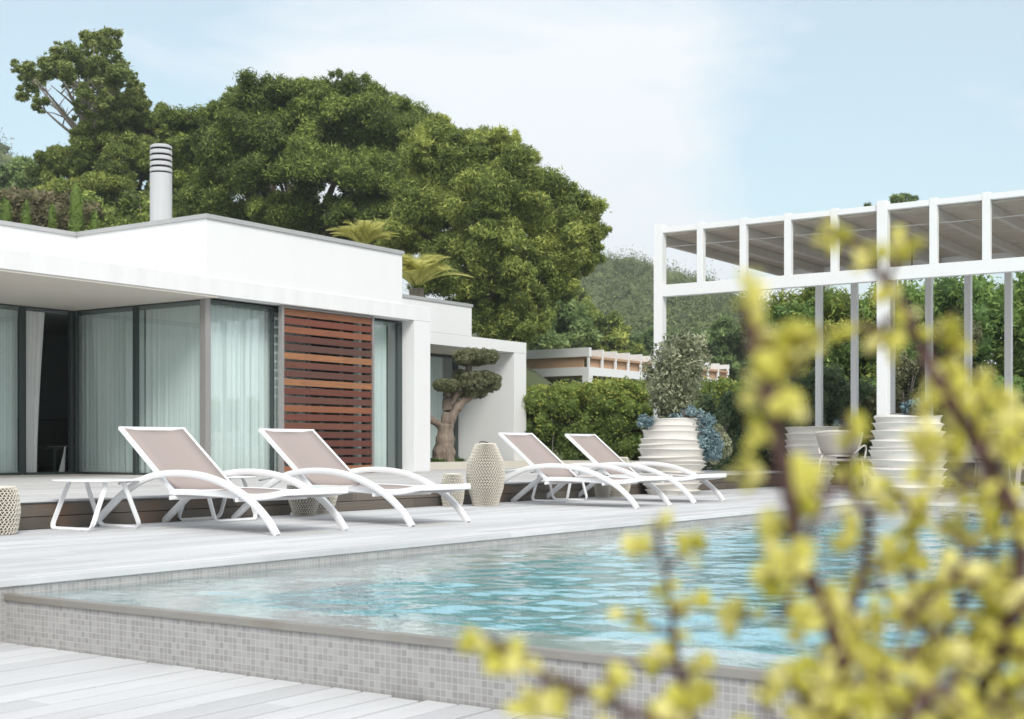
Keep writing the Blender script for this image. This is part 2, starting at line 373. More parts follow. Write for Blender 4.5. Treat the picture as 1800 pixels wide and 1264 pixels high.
def _ico():
    bm = bmesh.new(); bmesh.ops.create_icosphere(bm, subdivisions=2, radius=1); v = np.array([x.co[:] for x in bm.verts]); f = np.array([[q.index for q in p.verts] for p in bm.faces]); bm.free(); return v, f
ICOV, ICOF = _ico()
def wv(c, w):
    x, y, z = c[:, 0], c[:, 1], c[:, 2]; f = 1.9
    return w * np.stack([np.sin(f * y + 1.3 * z + 2 * np.sin(.7 * x)) + .5 * np.sin(3.9 * z + 2.7 * y), np.sin(f * z + 1.1 * x) + .5 * np.sin(4.3 * x + 3.1 * z), .8 * np.sin(f * x + 1.7 * y + 1) + .4 * np.sin(4.7 * y + 2.9 * x)], 1)
def unit(a): return a / (np.linalg.norm(a, axis=-1, keepdims=True) + 1e-9)
def leaves(lobes, count, size, aspect=.35, seed=0, droop=0., shell=.35, core=.72, shape='tri', out=.6, upb=.25, jitter=.0, kspread=1.0, nout=.42, spike=.5, warp=0.):
    """lobes: (n,7): x y z rx ry rz k.  Leaf-sized faces spread through each lobe's outer volume, over a rough inner mass"""
    g = np.random.default_rng(seed); L = np.asarray(lobes, float); ar = (L[:, 3] * L[:, 4] + L[:, 4] * L[:, 5] + L[:, 3] * L[:, 5]); pr = ar / ar.sum()
    idx = g.choice(len(L), count, p=pr); dirs = unit(g.normal(size=(count, 3))); rad = 1 - shell * g.random(count) ** 1.6; rad += g.normal(size=count) * .05 + jitter * (g.random(count) ** 4)
    tuft = unit(g.normal(size=(len(L), 9, 3))); tl = tuft[idx, g.integers(0, 9, count)]; near = np.sum(tl * dirs, 1); rad = rad * (1 + spike * np.clip(near, 0, 1) ** 18 - .08)
    c = L[idx, :3] + dirs * L[idx, 3:6] * rad[:, None]
    if warp: c = c + wv(c, warp)
    nrm = unit(dirs * nout + unit(g.normal(size=(count, 3))) * (1 - nout) + np.array([0, 0, .22])); t0 = dirs * out + unit(g.normal(size=(count, 3))) * (1 - out * .5) + np.array([0, 0, upb - droop])
    ax = unit(t0 - nrm * np.sum(t0 * nrm, 1, keepdims=True)); sd_ = np.cross(nrm, ax)
    s = size * (.6 + .8 * g.random(count))[:, None]; w = s * aspect
    if shape == 'tri': V = np.stack([c - ax * s * .4 - sd_ * w * .5, c - ax * s * .4 + sd_ * w * .5, c + ax * s * .6], 1); n = 3
    else:
        nn_ = np.cross(ax, sd_) * w * .18
        V = np.stack([c - ax * s * .5, c + sd_ * w * .5 + nn_, c + ax * s * .5, c - sd_ * w * .5 + nn_], 1); n = 4
    extra = None
    if core:
        evs = []; efs = []; eks = []
        for i, l in enumerate(L):
            rr = 1 + g.normal(size=len(ICOV)) * .10; e_ = ICOV * (l[3:6] * core) * rr[:, None] + l[:3]; evs.append(e_ + wv(e_, warp) if warp else e_); efs.append(ICOF + i * len(ICOV)); eks.append(np.full(len(ICOV), l[6]))
        extra = (np.vstack(evs), np.vstack(efs), np.concatenate(eks))
    kk = np.clip(L[idx, 6] * kspread + g.normal(size=count) * .08, 0, 1)
    return npmesh('foliage', V, n, g.random(count), kk, extra)
def sublobes(main, per, f=.46, seed=0, flat=.8, keep=.5):
    """break every main clump (x,y,z,r) into smaller puffs around its surface; lighter puffs sit anywhere"""
    g = np.random.default_rng(seed); o = []
    for (x, y, z, r) in main:
        km = g.random()
        o.append((x, y, z, r * keep, r * keep, r * keep * flat, km * .5 + .15))
        for _ in range(per):
            d = unit(g.normal(size=3)); d[2] = d[2] * .9 + .15; q = r * (f * (.40 + .85 * g.random() ** 1.3))
            p = np.array([x, y, z]) + d * r * (.58 + .5 * g.random()) * np.array([1, 1, flat]); o.append((*p, q * (.8 + .5 * g.random()), q * (.8 + .5 * g.random()), q * flat * (.75 + .5 * g.random()), np.clip(.5 * km + .5 * g.random(), 0, 1)))
    return o
def clumps(px, d, depth=.8, seed=0, back=True):
    """clump centres read off the photograph, given a real distance each"""
    g = np.random.default_rng(seed); o = []; cx = sum(p[0] for p in px) / len(px); cy = sum(p[1] for p in px) / len(px); mx_ = max(abs(p[0] - cx) for p in px) + 1; my = max(abs(p[1] - cy) for p in px) + 1
    for (x, y, r) in px:
        rho = min(1, ((x - cx) / mx_) ** 2 + ((y - cy) / my) ** 2); D = mx_ * d / FPX * depth * math.sqrt(1 - rho * .9)
        for sgn in ((-1, 1) if back else (-1,)):
            dd = d + sgn * D * (.75 + .5 * g.random()) if sgn < 0 else d + D * .8
            s = dd / d
            p = at(900 + (x - 900), y, dd) if sgn < 0 else at(x, y + 12, dd)
            o.append((p.x, p.y, p.z, r * dd / FPX))
    return o
def tree(name, label, cat, base, cl, leafmat, count, size, group=None, per=9, seed=1, barkm='bark_pine', limbs=14, tr=.28, **kw):
    t = thing(name, label, cat, base, group)
    inv = Vector(base); g = random.Random(seed)
    lb = sublobes([(x - base[0], y - base[1], z - base[2], r) for x, y, z, r in cl], per, seed=seed, **{k: kw.pop(k) for k in ('f', 'flat', 'keep') if k in kw})
    link('crown', leaves(lb, count, size, seed=seed, **kw), leafmat, t)
    mb = MB(); cz = sum(c[2] for c in cl) / len(cl) - base[2]; cxx = sum(c[0] for c in cl) / len(cl) - base[0]; cyy = sum(c[1] for c in cl) / len(cl) - base[1]
    fork = Vector((cxx * .5, cyy * .5, cz * .55)); mb.tube(catmull([(0, 0, -.3), (fork.x * .3 + .1, fork.y * .3, fork.z * .5), fork], 5), lerpl(tr, tr * .7, 11), 10)
    for c in g.sample(cl, min(limbs, len(cl))):
        e = Vector((c[0] - base[0], c[1] - base[1], c[2] - base[2])); m = fork.lerp(e, .5) + Vector((g.uniform(-.4, .4), g.uniform(-.4, .4), -.05 * (e - fork).length))
        pts = catmull([fork, m, e], 5); mb.tube(pts, lerpl(tr * .5, tr * .10, len(pts)), 7)
    mb.build('trunk', barkm, t, smooth=True)
    return t
# ================================================================== THE SETTING
def sstep(a, b, x):
    t = np.clip((x - a) / (b - a), 0, 1); return t * t * (3 - 2 * t)
def terrain(x, y):
    x = np.asarray(x, float); y = np.asarray(y, float)
    d = x * FW.x + y * FW.y; l = x * RT.x + y * RT.y
    z = -.45 + 0 * x
    z = z + sstep(27, 36, d) * (1 - sstep(-2, 6, l)) * 4.2
    z = z + sstep(36, 120, d) * 6
    z = z + 17.5 * np.exp(-((l - 10) / 30) ** 2 - ((d - 215) / 70) ** 2) * (d > 0)
    z = z + 40 * np.exp(-((l + 92) / 36) ** 2 - ((d - 190) / 60) ** 2) * (d > 0)
    z = z + 7 * np.exp(-((l - 75) / 60) ** 2 - ((d - 230) / 60) ** 2) * (d > 0)
    z = z + (1.6 * np.sin(x * .061 + 1) * np.sin(y * .053) + .9 * np.sin(x * .13 + y * .11)) * sstep(60, 140, d)
    return z
def build_ground():
    rad = np.concatenate([[0.0], np.geomspace(6, 60, 34), np.geomspace(64, 420, 60), np.geomspace(450, 600, 4)]); na = 360
    a = np.arange(na) * 2 * PI / na; X = (rad[:, None] * np.cos(a)).ravel(); Y = (rad[:, None] * np.sin(a)).ravel(); Z = terrain(X, Y)
    # keep the ground under the pool
    inpool = (X > 2.5) & (X < 16) & (Y < 6.5) & (Y > -12); Z = np.where(inpool, -1.9, Z)
    v = np.stack([X, Y, Z], 1); nr = len(rad); i = np.arange(nr - 1)[:, None] * na; j = np.arange(na)[None]; j2 = (j + 1) % na
    f = np.stack([i + j, i + na + j, i + na + j2, i + j2], -1).reshape(-1, 4)
    me = bpy.data.meshes.new('ground'); me.from_pydata(v.tolist(), [], f.tolist()); return struct(link('ground', me, 'ground_soil', None, True))
build_ground()
X0, X1, Y0, PY1 = 3.68, 14.4, 5.34, -9.0
ZL, ZT, ZW = -.28, .21, -.065
STEP = 8.48
# ---- lower deck: real boards with gaps
def boards(name, x0, x1, y0, y1, z, mat, w=.145, gap=.016, th=.028, seed=3):
    g = random.Random(seed); m = MB(); k0 = math.floor(y0 / w + .5)
    k = k0
    while (k + 1) * w <= y1 + 1e-6 or k * w < y1 - .02:
        a, b = max(k * w, y0) + gap / 2, min((k + 1) * w, y1) - gap / 2
        if b - a > .02:
            x = x0 - g.uniform(0, 2.2)
            while x < x1:
                L = g.uniform(2.2, 4.4); e = min(x + L, x1); s = max(x, x0)
                if e - s > .05: dz = g.uniform(-.0012, .0012); m.box(s + .0015, a, z - th, e - .0015, b, z + dz)
                x += L
        k += 1
    return m
struct(boards('d', -5, X0 - .004, -8, Y0 - .01, ZL, 0).build('lower_deck', 'deck_wood', bevel=.0025))
struct(boards('d', -5, 20.6, Y0 + .0, STEP - .03, 0, 0, seed=5).build('pool_deck', 'deck_wood', bevel=.0025))
struct(boards('d', X1 + .02, 22.2, -9, Y0, 0, 0, seed=6).build('dining_deck', 'deck_wood'))
struct(boards('d', -5, 21.4, STEP, 13.32, ZT, 0, seed=8).build('house_terrace', 'terrace_wood'))
struct(boards('d', 17.02, 22.1, 13.34, 14.5, ZT, 0, seed=9).build('wing_terrace', 'terrace_wood'))
struct(B('deck_substructure', 'soil', None, (-5, -8, ZL - .12, X0 - .02, Y0 - .02, ZL - .04), (-5, Y0 + .03, -.4, 20.5, STEP + .1, -.04), (X1 + .06, -9, -.4, 22.2, Y0, -.04), (-5, STEP + .1, -.2, 21.3, 13.3, ZT - .04), (17.05, 13.3, -.2, 22.1, 14.5, ZT - .04)))
# riser of the terrace: two weathered boards
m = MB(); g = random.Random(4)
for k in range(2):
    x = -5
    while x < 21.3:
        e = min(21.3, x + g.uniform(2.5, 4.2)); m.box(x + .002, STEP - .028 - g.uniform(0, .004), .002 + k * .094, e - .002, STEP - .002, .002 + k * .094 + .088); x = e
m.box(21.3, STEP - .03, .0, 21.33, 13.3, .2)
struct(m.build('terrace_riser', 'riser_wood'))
m = MB(); m.box(-5, STEP - .045, ZT - .012, 21.33, STEP + .09, ZT + .004); struct(m.build('terrace_nosing', 'deck_wood', bevel=.003))
m = MB(); m.box(-5, Y0 - .035, -.03, 14.42, Y0 + .06, .004); struct(m.build('deck_nosing', 'deck_wood', bevel=.004))
m = MB(); m.box(X1 - .01, -9, -.03, X1 + .10, Y0 - .04, .004); struct(m.build('dining_deck_nosing', 'deck_wood', bevel=.004))
struct(B('deck_side_wall', 'mosaic', None, (-5, Y0 - .02, -.5, X0 - .0, Y0 + .03, -.032)))
# ---- the pool
pool = thing('swimming_pool', 'long turquoise swimming pool with grey mosaic side wall and steel overflow edge', 'pool', (X0, Y0, ZW))
def pbox(name, mat, *bs, bevel=0):
    return B(name, mat, pool, *[(a - X0, b - Y0, c - ZW, d - X0, e - Y0, f - ZW) for a, b, c, d, e, f in bs], bevel=bevel)
pbox('side_wall', 'mosaic', (X0, PY1, -.5, X0 + .05, Y0 - .021, -.092))
pbox('overflow_edge', 'edge_steel', (X0 - .012, PY1, -.0905, X0 + .03, Y0 - .022, -.060), bevel=.003)
pbox('shallow_ledge', 'ledge_mosaic', (X0 + .05, PY1, -1.6, X0 + .42, Y0 - .02, -.078), (X0 + .42, Y0 - .62, -1.6, X1 - .9, Y0 - .02, -.115), (X1 - .9, PY1, -1.6, X1 - .02, Y0 - .02, -.13))
pbox('pool_wall', 'mosaic', (X0, Y0 - .02, -1.6, X1, Y0 + .02, -.032), (X1 - .02, PY1, -1.6, X1 + .04, Y0 - .02, -.032))
pbox('pool_floor', 'pool_blue', (X0 + .02, PY1, -1.7, X1, Y0, -1.25))
pbox('pool_lining', 'pool_blue', (X0 + .42, PY1, -1.3, X0 + .425, Y0 - .62, -.09), (X0 + .42, Y0 - .625, -1.3, X1 - .9, Y0 - .62, -.125), (X1 - .905, PY1, -1.3, X1 - .9, Y0 - .62, -.14))
def water_mesh():
    xs = np.arange(X0 + .030, X1 - .018, .025); ys = np.arange(PY1 + .01, Y0 - .018, .025); X, Y = np.meshgrid(xs, ys, indexing='ij'); Z = np.zeros_like(X)
    g = np.random.default_rng(5)
    for i in range(90):
        lam = .10 * (6 ** g.random()); th = HEAD + g.normal() * .45 + (PI if g.random() < .5 else 0); k = 2 * PI / lam; slope = .0155
        Z += slope / k * np.sin(k * (X * math.cos(th) + Y * math.sin(th)) + g.random() * 6.28)
    amp = .75 + .35 * np.sin(X * .9 + 1.3 * np.sin(Y * .7)) * np.sin(Y * 1.1 + 2)
    edge = np.clip((X - X0 - .05) / .5, .12, 1) * np.clip((Y0 - Y) / .7, .25, 1); Z *= amp * edge
    v = np.stack([X, Y, Z + ZW], -1).reshape(-1, 3); nx, ny = X.shape; i = np.arange(nx - 1)[:, None] * ny; j = np.arange(ny - 1)[None]
    f = np.stack([i + j, i + ny + j, i + ny + j + 1, i + j + 1], -1).reshape(-1, 4)
    me = bpy.data.meshes.new('water'); me.vertices.add(len(v)); me.vertices.foreach_set('co', v.astype(np.float32).ravel()); me.loops.add(f.size); me.loops.foreach_set('vertex_index', f.astype(np.int32).ravel())
    me.polygons.add(len(f)); me.polygons.foreach_set('loop_start', np.arange(0, f.size, 4, dtype=np.int32)); me.update(calc_edges=True)
    return struct(link('pool_water', me, 'pool_water', None, True))
water_mesh()
# ================================================================== THE HOUSE
villa = thing('villa', 'low white flat-roofed villa with corner glazing, slatted red wood screen and grey parapet caps', 'house', (12.24, 13.33, ZT))
VO = Vector((12.24, 13.33, ZT))
def V(name, mat, *bs, parent=None, bevel=0, smooth=False):
    o = B(name, mat, parent or villa, *[(a - VO.x, b - VO.y, c - VO.z, d - VO.x, e - VO.y, f - VO.z) for a, b, c, d, e, f in bs], bevel=bevel); return o
YP, YR = 13.33, 16.39
V('fascia_band', 'fascia_plaster', (4.5, YP, 2.625, 17.01, YP + .28, 2.86), bevel=.006)
V('soffit', 'soffit', (4.5, YP + .02, 2.60, 12.45, YR + .1, 2.624))
V('roof_slab', 'plaster', (4.5, YP + .285, 2.63, 17.005, 24, 2.85))
uw = V('upper_wall', 'plaster', (12.24, YP + .018, 2.862, 16.31, 24, 3.63)); 
V('upper_wall', 'plaster', (4.5, 16.03, 2.852, 12.238, 24, 3.625))
c = MB()
def capbox(x0, y0, x1, y1, z): c.box(x0 - VO.x, y0 - VO.y, z - VO.z, x1 - VO.x, y1 - VO.y, z + .058 - VO.z)
capbox(12.215, YP - .008, 16.335, YP + .26, 3.632); capbox(12.215, YP + .26, 12.50, 24, 3.632); capbox(16.05, YP + .26, 16.335, 24, 3.632)
capbox(4.5, 16.0, 12.214, 16.26, 3.628)
c.build('parapet_cap', 'cap', villa)
V('pillar', 'plaster', (16.60, YP + .003, ZT, 17.008, 14.3, 2.6245), bevel=.004)
V('side_wall', 'plaster', (16.62, 14.3, ZT, 17.0, 24, 2.63))
# glazed wing behind
V('wing_upper_wall', 'plaster', (17.02, 15.2, 2.735, 20.67, 24, 3.29))
c = MB(); capbox(17.0, 15.18, 20.69, 15.42, 3.292); capbox(20.45, 15.42, 20.69, 24, 3.292); c.build('parapet_cap', 'cap', villa)
V('wing_frame', 'plaster', (17.02, 15.2, 2.51, 22.55, 15.45, 2.732), (17.02, 15.45, 2.53, 22.55, 24, 2.730), (22.12, 15.203, ZT, 22.548, 24, 2.508), bevel=.004)
V('wing_soffit', 'soffit', (17.02, 15.46, 2.50, 22.11, 16.66, 2.528))
# interior shell
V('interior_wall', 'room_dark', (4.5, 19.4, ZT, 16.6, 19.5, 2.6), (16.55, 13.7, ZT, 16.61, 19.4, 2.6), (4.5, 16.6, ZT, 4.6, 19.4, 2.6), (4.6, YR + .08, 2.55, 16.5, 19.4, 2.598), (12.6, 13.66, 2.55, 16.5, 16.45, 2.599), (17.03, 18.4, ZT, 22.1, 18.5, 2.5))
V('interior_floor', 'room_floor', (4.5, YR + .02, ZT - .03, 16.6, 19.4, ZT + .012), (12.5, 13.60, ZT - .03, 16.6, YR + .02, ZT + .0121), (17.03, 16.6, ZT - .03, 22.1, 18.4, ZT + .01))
V('entrance_sill', 'stone_cream', (4.5, 15.95, ZT - .03, 12.42, YR + .015, ZT + .006), (12.3, 13.33, ZT - .02, 12.47, 15.95, ZT + .0062))
V('terrace_floor', 'terrace_wood', (4.5, 13.325, ZT - .04, 12.3, 15.95, ZT + .0), (12.47, 13.33, ZT - .02, 16.6, 13.60, ZT + .0))
ZB, ZC = ZT + .02, 2.598
def win(axis, fixed, a, b, mat='window_glass', fr='dark_alu', left=.05, right=.05, pane=True, dep=.06, name='window'):
    """one glazed bay: frame mesh with its pane as a child. axis 'x' runs along X at y=fixed, 'y' runs along Y at x=fixed"""
    m = MB()
    def bx(u0, u1, z0, z1, e=0):
        if axis == 'x': m.box(u0 - VO.x, fixed - dep / 2 - e - VO.y, z0 - VO.z, u1 - VO.x, fixed + dep / 2 - VO.y, z1 - VO.z)
        else: m.box(fixed - dep / 2 - e - VO.x, u0 - VO.y, z0 - VO.z, fixed + dep / 2 - VO.x, u1 - VO.y, z1 - VO.z)
    bx(a, a + left, ZB, ZC); bx(b - right, b, ZB, ZC); bx(a + left, b - right, ZC - .018, ZC); bx(a + left, b - right, ZB - .015, ZB + .02)
    o = m.build(name, fr, villa)
    if pane:
        p = MB(); q = .008
        if axis == 'x': p.add([(a + left - VO.x, fixed - VO.y, ZB + .02 - VO.z), (b - right - VO.x, fixed - VO.y, ZB + .02 - VO.z), (b - right - VO.x, fixed - VO.y, ZC - .018 - VO.z), (a + left - VO.x, fixed - VO.y, ZC - .018 - VO.z)], [(0, 1, 2, 3)])
        else: p.add([(fixed - VO.x, b - right - VO.y, ZB + .02 - VO.z), (fixed - VO.x, a + left - VO.y, ZB + .02 - VO.z), (fixed - VO.x, a + left - VO.y, ZC - .018 - VO.z), (fixed - VO.x, b - right - VO.y, ZC - .018 - VO.z)], [(0, 1, 2, 3)])
        p.build('pane', mat, o)
    return o
XG, YG = 12.47, 13.61
win('x', YR, 8.4, 11.62, right=.06)
win('x', YR, 11.63, 12.44, pane=False, left=.008, right=.05)
win('y', XG, 15.03, YR - .05, left=.03, right=.03)
win('y', XG, YG + .06, 15.02, left=.02, right=.03)
V('corner_post', 'grey_alu', (12.41, 13.55, ZB - .015, 12.50, 13.66, ZC))
win('x', YG, 12.51, 13.72, left=.02, right=.02, fr='dark_alu')
win('x', YG + .02, 13.73, 15.72, left=.02, right=.02)
win('x', YG, 15.73, 16.595, left=.01, right=.10)
# slatted sliding screen
m = MB(); yS = 13.46
for x in (13.75, 15.71): m.box(x - .022 - VO.x, yS - .035 - VO.y, ZB - VO.z, x + .022 - VO.x, yS + .035 - VO.y, ZC + .02 - VO.z)
m.box(13.773 - VO.x, yS - .03 - VO.y, ZC - .01 - VO.z, 15.687 - VO.x, yS + .03 - VO.y, ZC + .018 - VO.z)
scr = m.build('slatted_screen', 'grey_alu', villa)
m = MB(); g = random.Random(12)
for k in range(19):
    z0 = .235 + k * SL_P
    for (xa, xb) in ((13.773, 15.687),):
        m.box(xa - VO.x, yS - .02 - g.uniform(0, .006) - VO.y, z0 + .008 - VO.z, xb - VO.x, yS + .012 - VO.y, z0 + SL_P * .80 - VO.z)
m.build('slats', 'slat_wood', scr, bevel=.002)
m = MB()
for x in (14.33, 15.03, 15.63): m.box(x - .045 - VO.x, yS + .013 - VO.y, ZB - VO.z, x + .045 - VO.x, yS + .04 - VO.y, ZC - VO.z)
m.build('battens', 'dark_alu', scr)
# wing windows
m = MB()
for x in (18.2, 20.0, 22.06): m.box(x - .05 - VO.x, 16.6 - VO.y, ZT - VO.z, x + .05 - VO.x, 16.68 - VO.y, 2.50 - VO.z)
m.box(17.02 - VO.x, 16.6 - VO.y, 2.44 - VO.z, 22.1 - VO.x, 16.66 - VO.y, 2.4995 - VO.z)
w = m.build('window', 'dark_alu', villa); p = MB(); p.add([(17.03 - VO.x, 16.64 - VO.y, ZT - VO.z), (22.1 - VO.x, 16.64 - VO.y, ZT - VO.z), (22.1 - VO.x, 16.64 - VO.y, 2.44 - VO.z), (17.03 - VO.x, 16.64 - VO.y, 2.44 - VO.z)], [(0, 1, 2, 3)]); p.build('pane', 'window_glass', w)
# chimney with vent slots
ch = at(283, 256, 23); cx, cy = ch.x - VO.x, ch.y - VO.y; zt = ch.z - VO.z; r = 19 * 23 / FPX
m = MB(); m.lathe([(r, 3.5 - VO.z), (r, zt - .49)], 36, (cx, cy, 0))
for k in range(5):
    z0 = zt - .462 + k * .102; h = .066 if k < 4 else .06
    pr = [(r * .97, z0), (r * 1.01, z0 + .008), (r * 1.01, z0 + h - .008), (r * .97, z0 + h)]
    if k == 4: pr = [(r * .97, z0), (r, z0 + .008), (r * .99, z0 + h - .02), (r * .8, z0 + h)]
    m.lathe(pr, 36, (cx, cy, 0))
chm = m.build('chimney', 'chimney_render', villa, smooth='auto')
m = MB(); m.lathe([(r * .90, zt - .55), (r * .90, zt - .03)], 24, (cx, cy, 0)); m.build('slot_core', 'slot_shade', chm, smooth='auto')  # black core just behind the discs, stands in for shade in the slots
# ---- curtains
def curtain(name, p0, p1, label, fold=.11, amp=.026, z0=ZB + .0, z1=ZC - .03, seed=0, gather=None, mat='curtain'):
    g = random.Random(seed); p0, p1 = Vector((*p0, 0)), Vector((*p1, 0)); L = (p1 - p0).length; d = (p1 - p0) / L; nrm = Vector((-d.y, d.x, 0)); n = int(L / .0125); rows = 14
    ph = [g.uniform(0, 6) for _ in range(6)]; vs = []
    for j in range(rows):
        tz = j / (rows - 1); z = z0 + (z1 - z0) * tz
        for i in range(n + 1):
            s = L * i / n; u = s + .02 * math.sin(s * 7 + ph[0]) + .03 * math.sin(s * 2.3 + ph[1])
            a = amp * (.55 + .45 * math.sin(s * 3.1 + ph[2]) * math.sin(s * 1.3 + ph[3])) * (1.0 + .5 * (1 - tz) * math.sin(3 * s + ph[4]))
            o = a * math.sin(2 * PI * u / fold + .5 * (1 - tz) * math.sin(s * 5 + ph[5])) + .012 * math.sin(2 * PI * u / (fold * .41) + ph[3])
            ss = s
            if gather: ss = gather(s / L, tz) * L
            q = p0 + d * (ss + .3 * amp * math.cos(2 * PI * u / fold)) + nrm * o; vs.append((q.x, q.y, z + (.006 * math.sin(s * 20) if j == 0 else 0)))
    fs = [(j * (n + 1) + i, j * (n + 1) + i + 1, (j + 1) * (n + 1) + i + 1, (j + 1) * (n + 1) + i) for j in range(rows - 1) for i in range(n)]
    mb = MB(); mb.add(vs, fs); o = mb.build('curtain', mat, None, smooth=True); return tag(o, label, 'curtain', 'curtains behind the villa glazing')
curtain('c', (8.5, YR + .2), (11.66, YR + .2), 'pale sheer curtain behind the leftmost glass pane of the villa', seed=1)
curtain('c', (11.68, YR + .12), (12.06, YR + .12), 'white curtain bunched in the open doorway left of the dark room', fold=.09, seed=2, gather=lambda s, t: s * (.66 + .36 * t ** 1.5))
curtain('c', (12.30, YR + .14), (12.42, YR + .14), 'narrow curtain edge at the right side of the open doorway', fold=.07, amp=.02, seed=7, z1=.62, gather=lambda s, t: 1 - (1 - s) * (1 - t * .95))
curtain('c', (XG + .17, YR + .12), (XG + .17, 15.06), 'grey-green sheer curtain behind the side glazing nearest the open doorway', seed=3)
curtain('c', (XG + .17, 15.02), (XG + .17, 13.78), 'sheer curtain behind the side glazing next to the corner post', seed=4)
curtain('c', (12.68, YG + .17), (14.7, YG + .17), 'bright white curtain behind glass between the corner post and the slatted screen', fold=.13, amp=.034, seed=5)
curtain('c', (15.62, YG + .15), (16.42, YG + .15), 'white curtain behind the narrow glass pane right of the slatted screen', fold=.14, seed=6)
curtain('c', (18.0, 16.85), (21.9, 16.85), 'grey curtain behind the wing window beyond the cloud-pruned olive tree', seed=8)
# ---- sofa and ottoman in the dark room
t = thing('sofa', 'dark sofa standing inside the open doorway of the villa', 'sofa', (13.6, 18.0, ZT + .012))
B('seat_cushion', 'sofa_dark', t, (-1.3, -.5, .12, 1.1, .35, .43), bevel=.04); B('backrest', 'sofa_dark', t, (-1.3, .35, .12, 1.1, .62, .85), bevel=.05)
B('armrest', 'sofa_dark', t, (-1.55, -.5, .08, -1.31, .62, .62), bevel=.04); B('armrest', 'sofa_dark', t, (1.11, -.5, .08, 1.35, .62, .62), bevel=.04)
for x in (-1.4, 1.2):
    for y in (-.4, .5): B('leg', 'dark_alu', t, (x - .02, y - .02, 0, x + .02, y + .02, .1))
t = thing('coffee_table', 'low dark table inside the open doorway in front of the sofa', 'coffee table', (12.75, 17.0, ZT + .012))
B('tabletop', 'sofa_dark', t, (-.4, -.3, .36, .4, .3, .39), bevel=.005)
for x in (-.36, .36):
    for y in (-.26, .26): B('leg', 'dark_alu', t, (x - .02, y - .02, 0, x + .02, y + .02, .359))
B('tray', 'grey_alu', t, (-.2, -.12, .391, .2, .12, .405), bevel=.004)
# ---- planting bed walls of cream stone
bw = thing('planting_bed', 'low cream stone bed wall running under the hedge and the olive tree', 'planter wall', (17.05, 14.5, ZT))
def Q(name, mat, *bs, **k): return B(name, mat, bw, *[(a - 17.05, b - 14.5, c_ - ZT, d - 17.05, e - 14.5, f - ZT) for a, b, c_, d, e, f in bs], **k)
Q('wall', 'stone_cream', (17.05, 14.5, -.2, 24.0, 14.62, .345), (17.05, 14.62, -.2, 17.12, 15.19, .3449), (22.1, 7.0, -.2, 22.2, 14.495, .352), (19.95, 14.62, -.2, 20.1, 15.19, .3451), (20.1, 14.62, -.2, 22.5, 15.19, .338), bevel=.004)
Q('soil', 'soil', (17.13, 14.63, 0, 19.94, 15.18, .325), (22.21, 7.0, 0, 24.2, 14.49, .32))
# ================================================================== PERGOLAS
XA, XB, YE = 16.30, 20.68, 8.77
pg = thing('pergola', 'large white pergola with reed roof and trussed front beam on slim posts', 'pergola', (XA, YE, 0))
def P(name, mat, *bs, bevel=.004): return B(name, mat, pg, *[(a - XA, b - YE, c_, d - XA, e - YE, f) for a, b, c_, d, e, f in bs], bevel=bevel)
YN = 2.42; SP = .627
ys = [YE - SP * k for k in range(11)]
for k, y in enumerate(ys):
    if k % 5 == 0: P('column', 'pergola_white', (XA - .065, y - .065, 0 if y < STEP else ZT, XA + .065, y + .065, 3.66))
    else: P('upright', 'pergola_white', (XA - .045, y - .045, 2.832, XA + .045, y + .045, 3.635))
for k in range(0, 10, 5):
    P('lower_beam', 'pergola_white', (XA - .055, ys[k + 5] + .066, 2.67, XA + .055, ys[k] - .066, 2.83))
for k in range(10):
    a = .066 if k % 5 == 0 else .046; b = .066 if (k + 1) % 5 == 0 else .046
    P('top_rail', 'pergola_white', (XA - .04, ys[k + 1] + b, 3.545, XA + .04, ys[k] - a, 3.615), bevel=.002)
for k, y in enumerate(ys): P('rafter', 'rafter_wood', (XA + .067, y - .035, 3.40, XB - .05, y + .035, 3.515), bevel=.003)
P('back_beam', 'pergola_white', (XB - .045, YN, 3.38, XB + .05, YE + .04, 3.56))
P('edge_trim', 'pergola_white', (XA + .067, YE + .037, 3.425, XB - .05, YE + .06, 3.47))
P('roof_matting', 'reed_matting', (XA + .05, YN, 3.517, XB + .15, YE + .035, 3.56))
for k in range(10): P('back_post', 'white_metal', (XB - .055, YE - .56 - .594 * k - .05, 0, XB + .04, YE - .56 - .594 * k + .05, 3.379))
m = MB(); q = at(1603, 430, 19.0); m.tube([(q.x - XA, q.y - YE, 3.5), (q.x - XA, q.y - YE, 2.95)], .012, 8); m.build('hanging_rod', 'table_wood', pg)
m = MB(); m.tube([(.05, -.05, 3.36), (.05, -4.5, 3.33), (.05, YN - YE, 3.36)], .006, 6); m.build('wire', 'grey_alu', pg)
# far pergola of the neighbouring terrace
fp = at(1035, 700, 38); fp.z = terrain(fp.x, fp.y).item()
pf = thing('pergola', 'distant white pergola with tan lined roof rising behind the hedge', 'pergola', fp)
def PF(name, mat, *bs): return B(name, mat, pf, *[(a, b, c_ - fp.z, d, e, f - fp.z) for a, b, c_, d, e, f in bs], bevel=.004)
z1, z2, z3, z4 = 2.66, 2.90, 3.20, 3.45
for x, y in ((0, 0), (0, 9.2), (9.4, 0)): PF('column', 'white_metal', (x, y, fp.z, x + .22, y + .22, z1 - .001))
PF('beam', 'white_metal', (0, 0, z1, .2, 9.4, z2)); PF('beam', 'white_metal', (.201, 0, z1, 9.6, .2, z2 - .001))
PF('top_beam', 'white_metal', (-.02, -.02, z4 - .255, .12, 9.4, z4)) ; PF('tan_ceiling', 'tan_lining', (.13, .02, z3 - .05, 9.2, 9.3, z3 + .02), (.06, .21, z2, .1, 9.3, z4 - .22), (.3, .13, z2, 9.4, .17, z3 - .05))
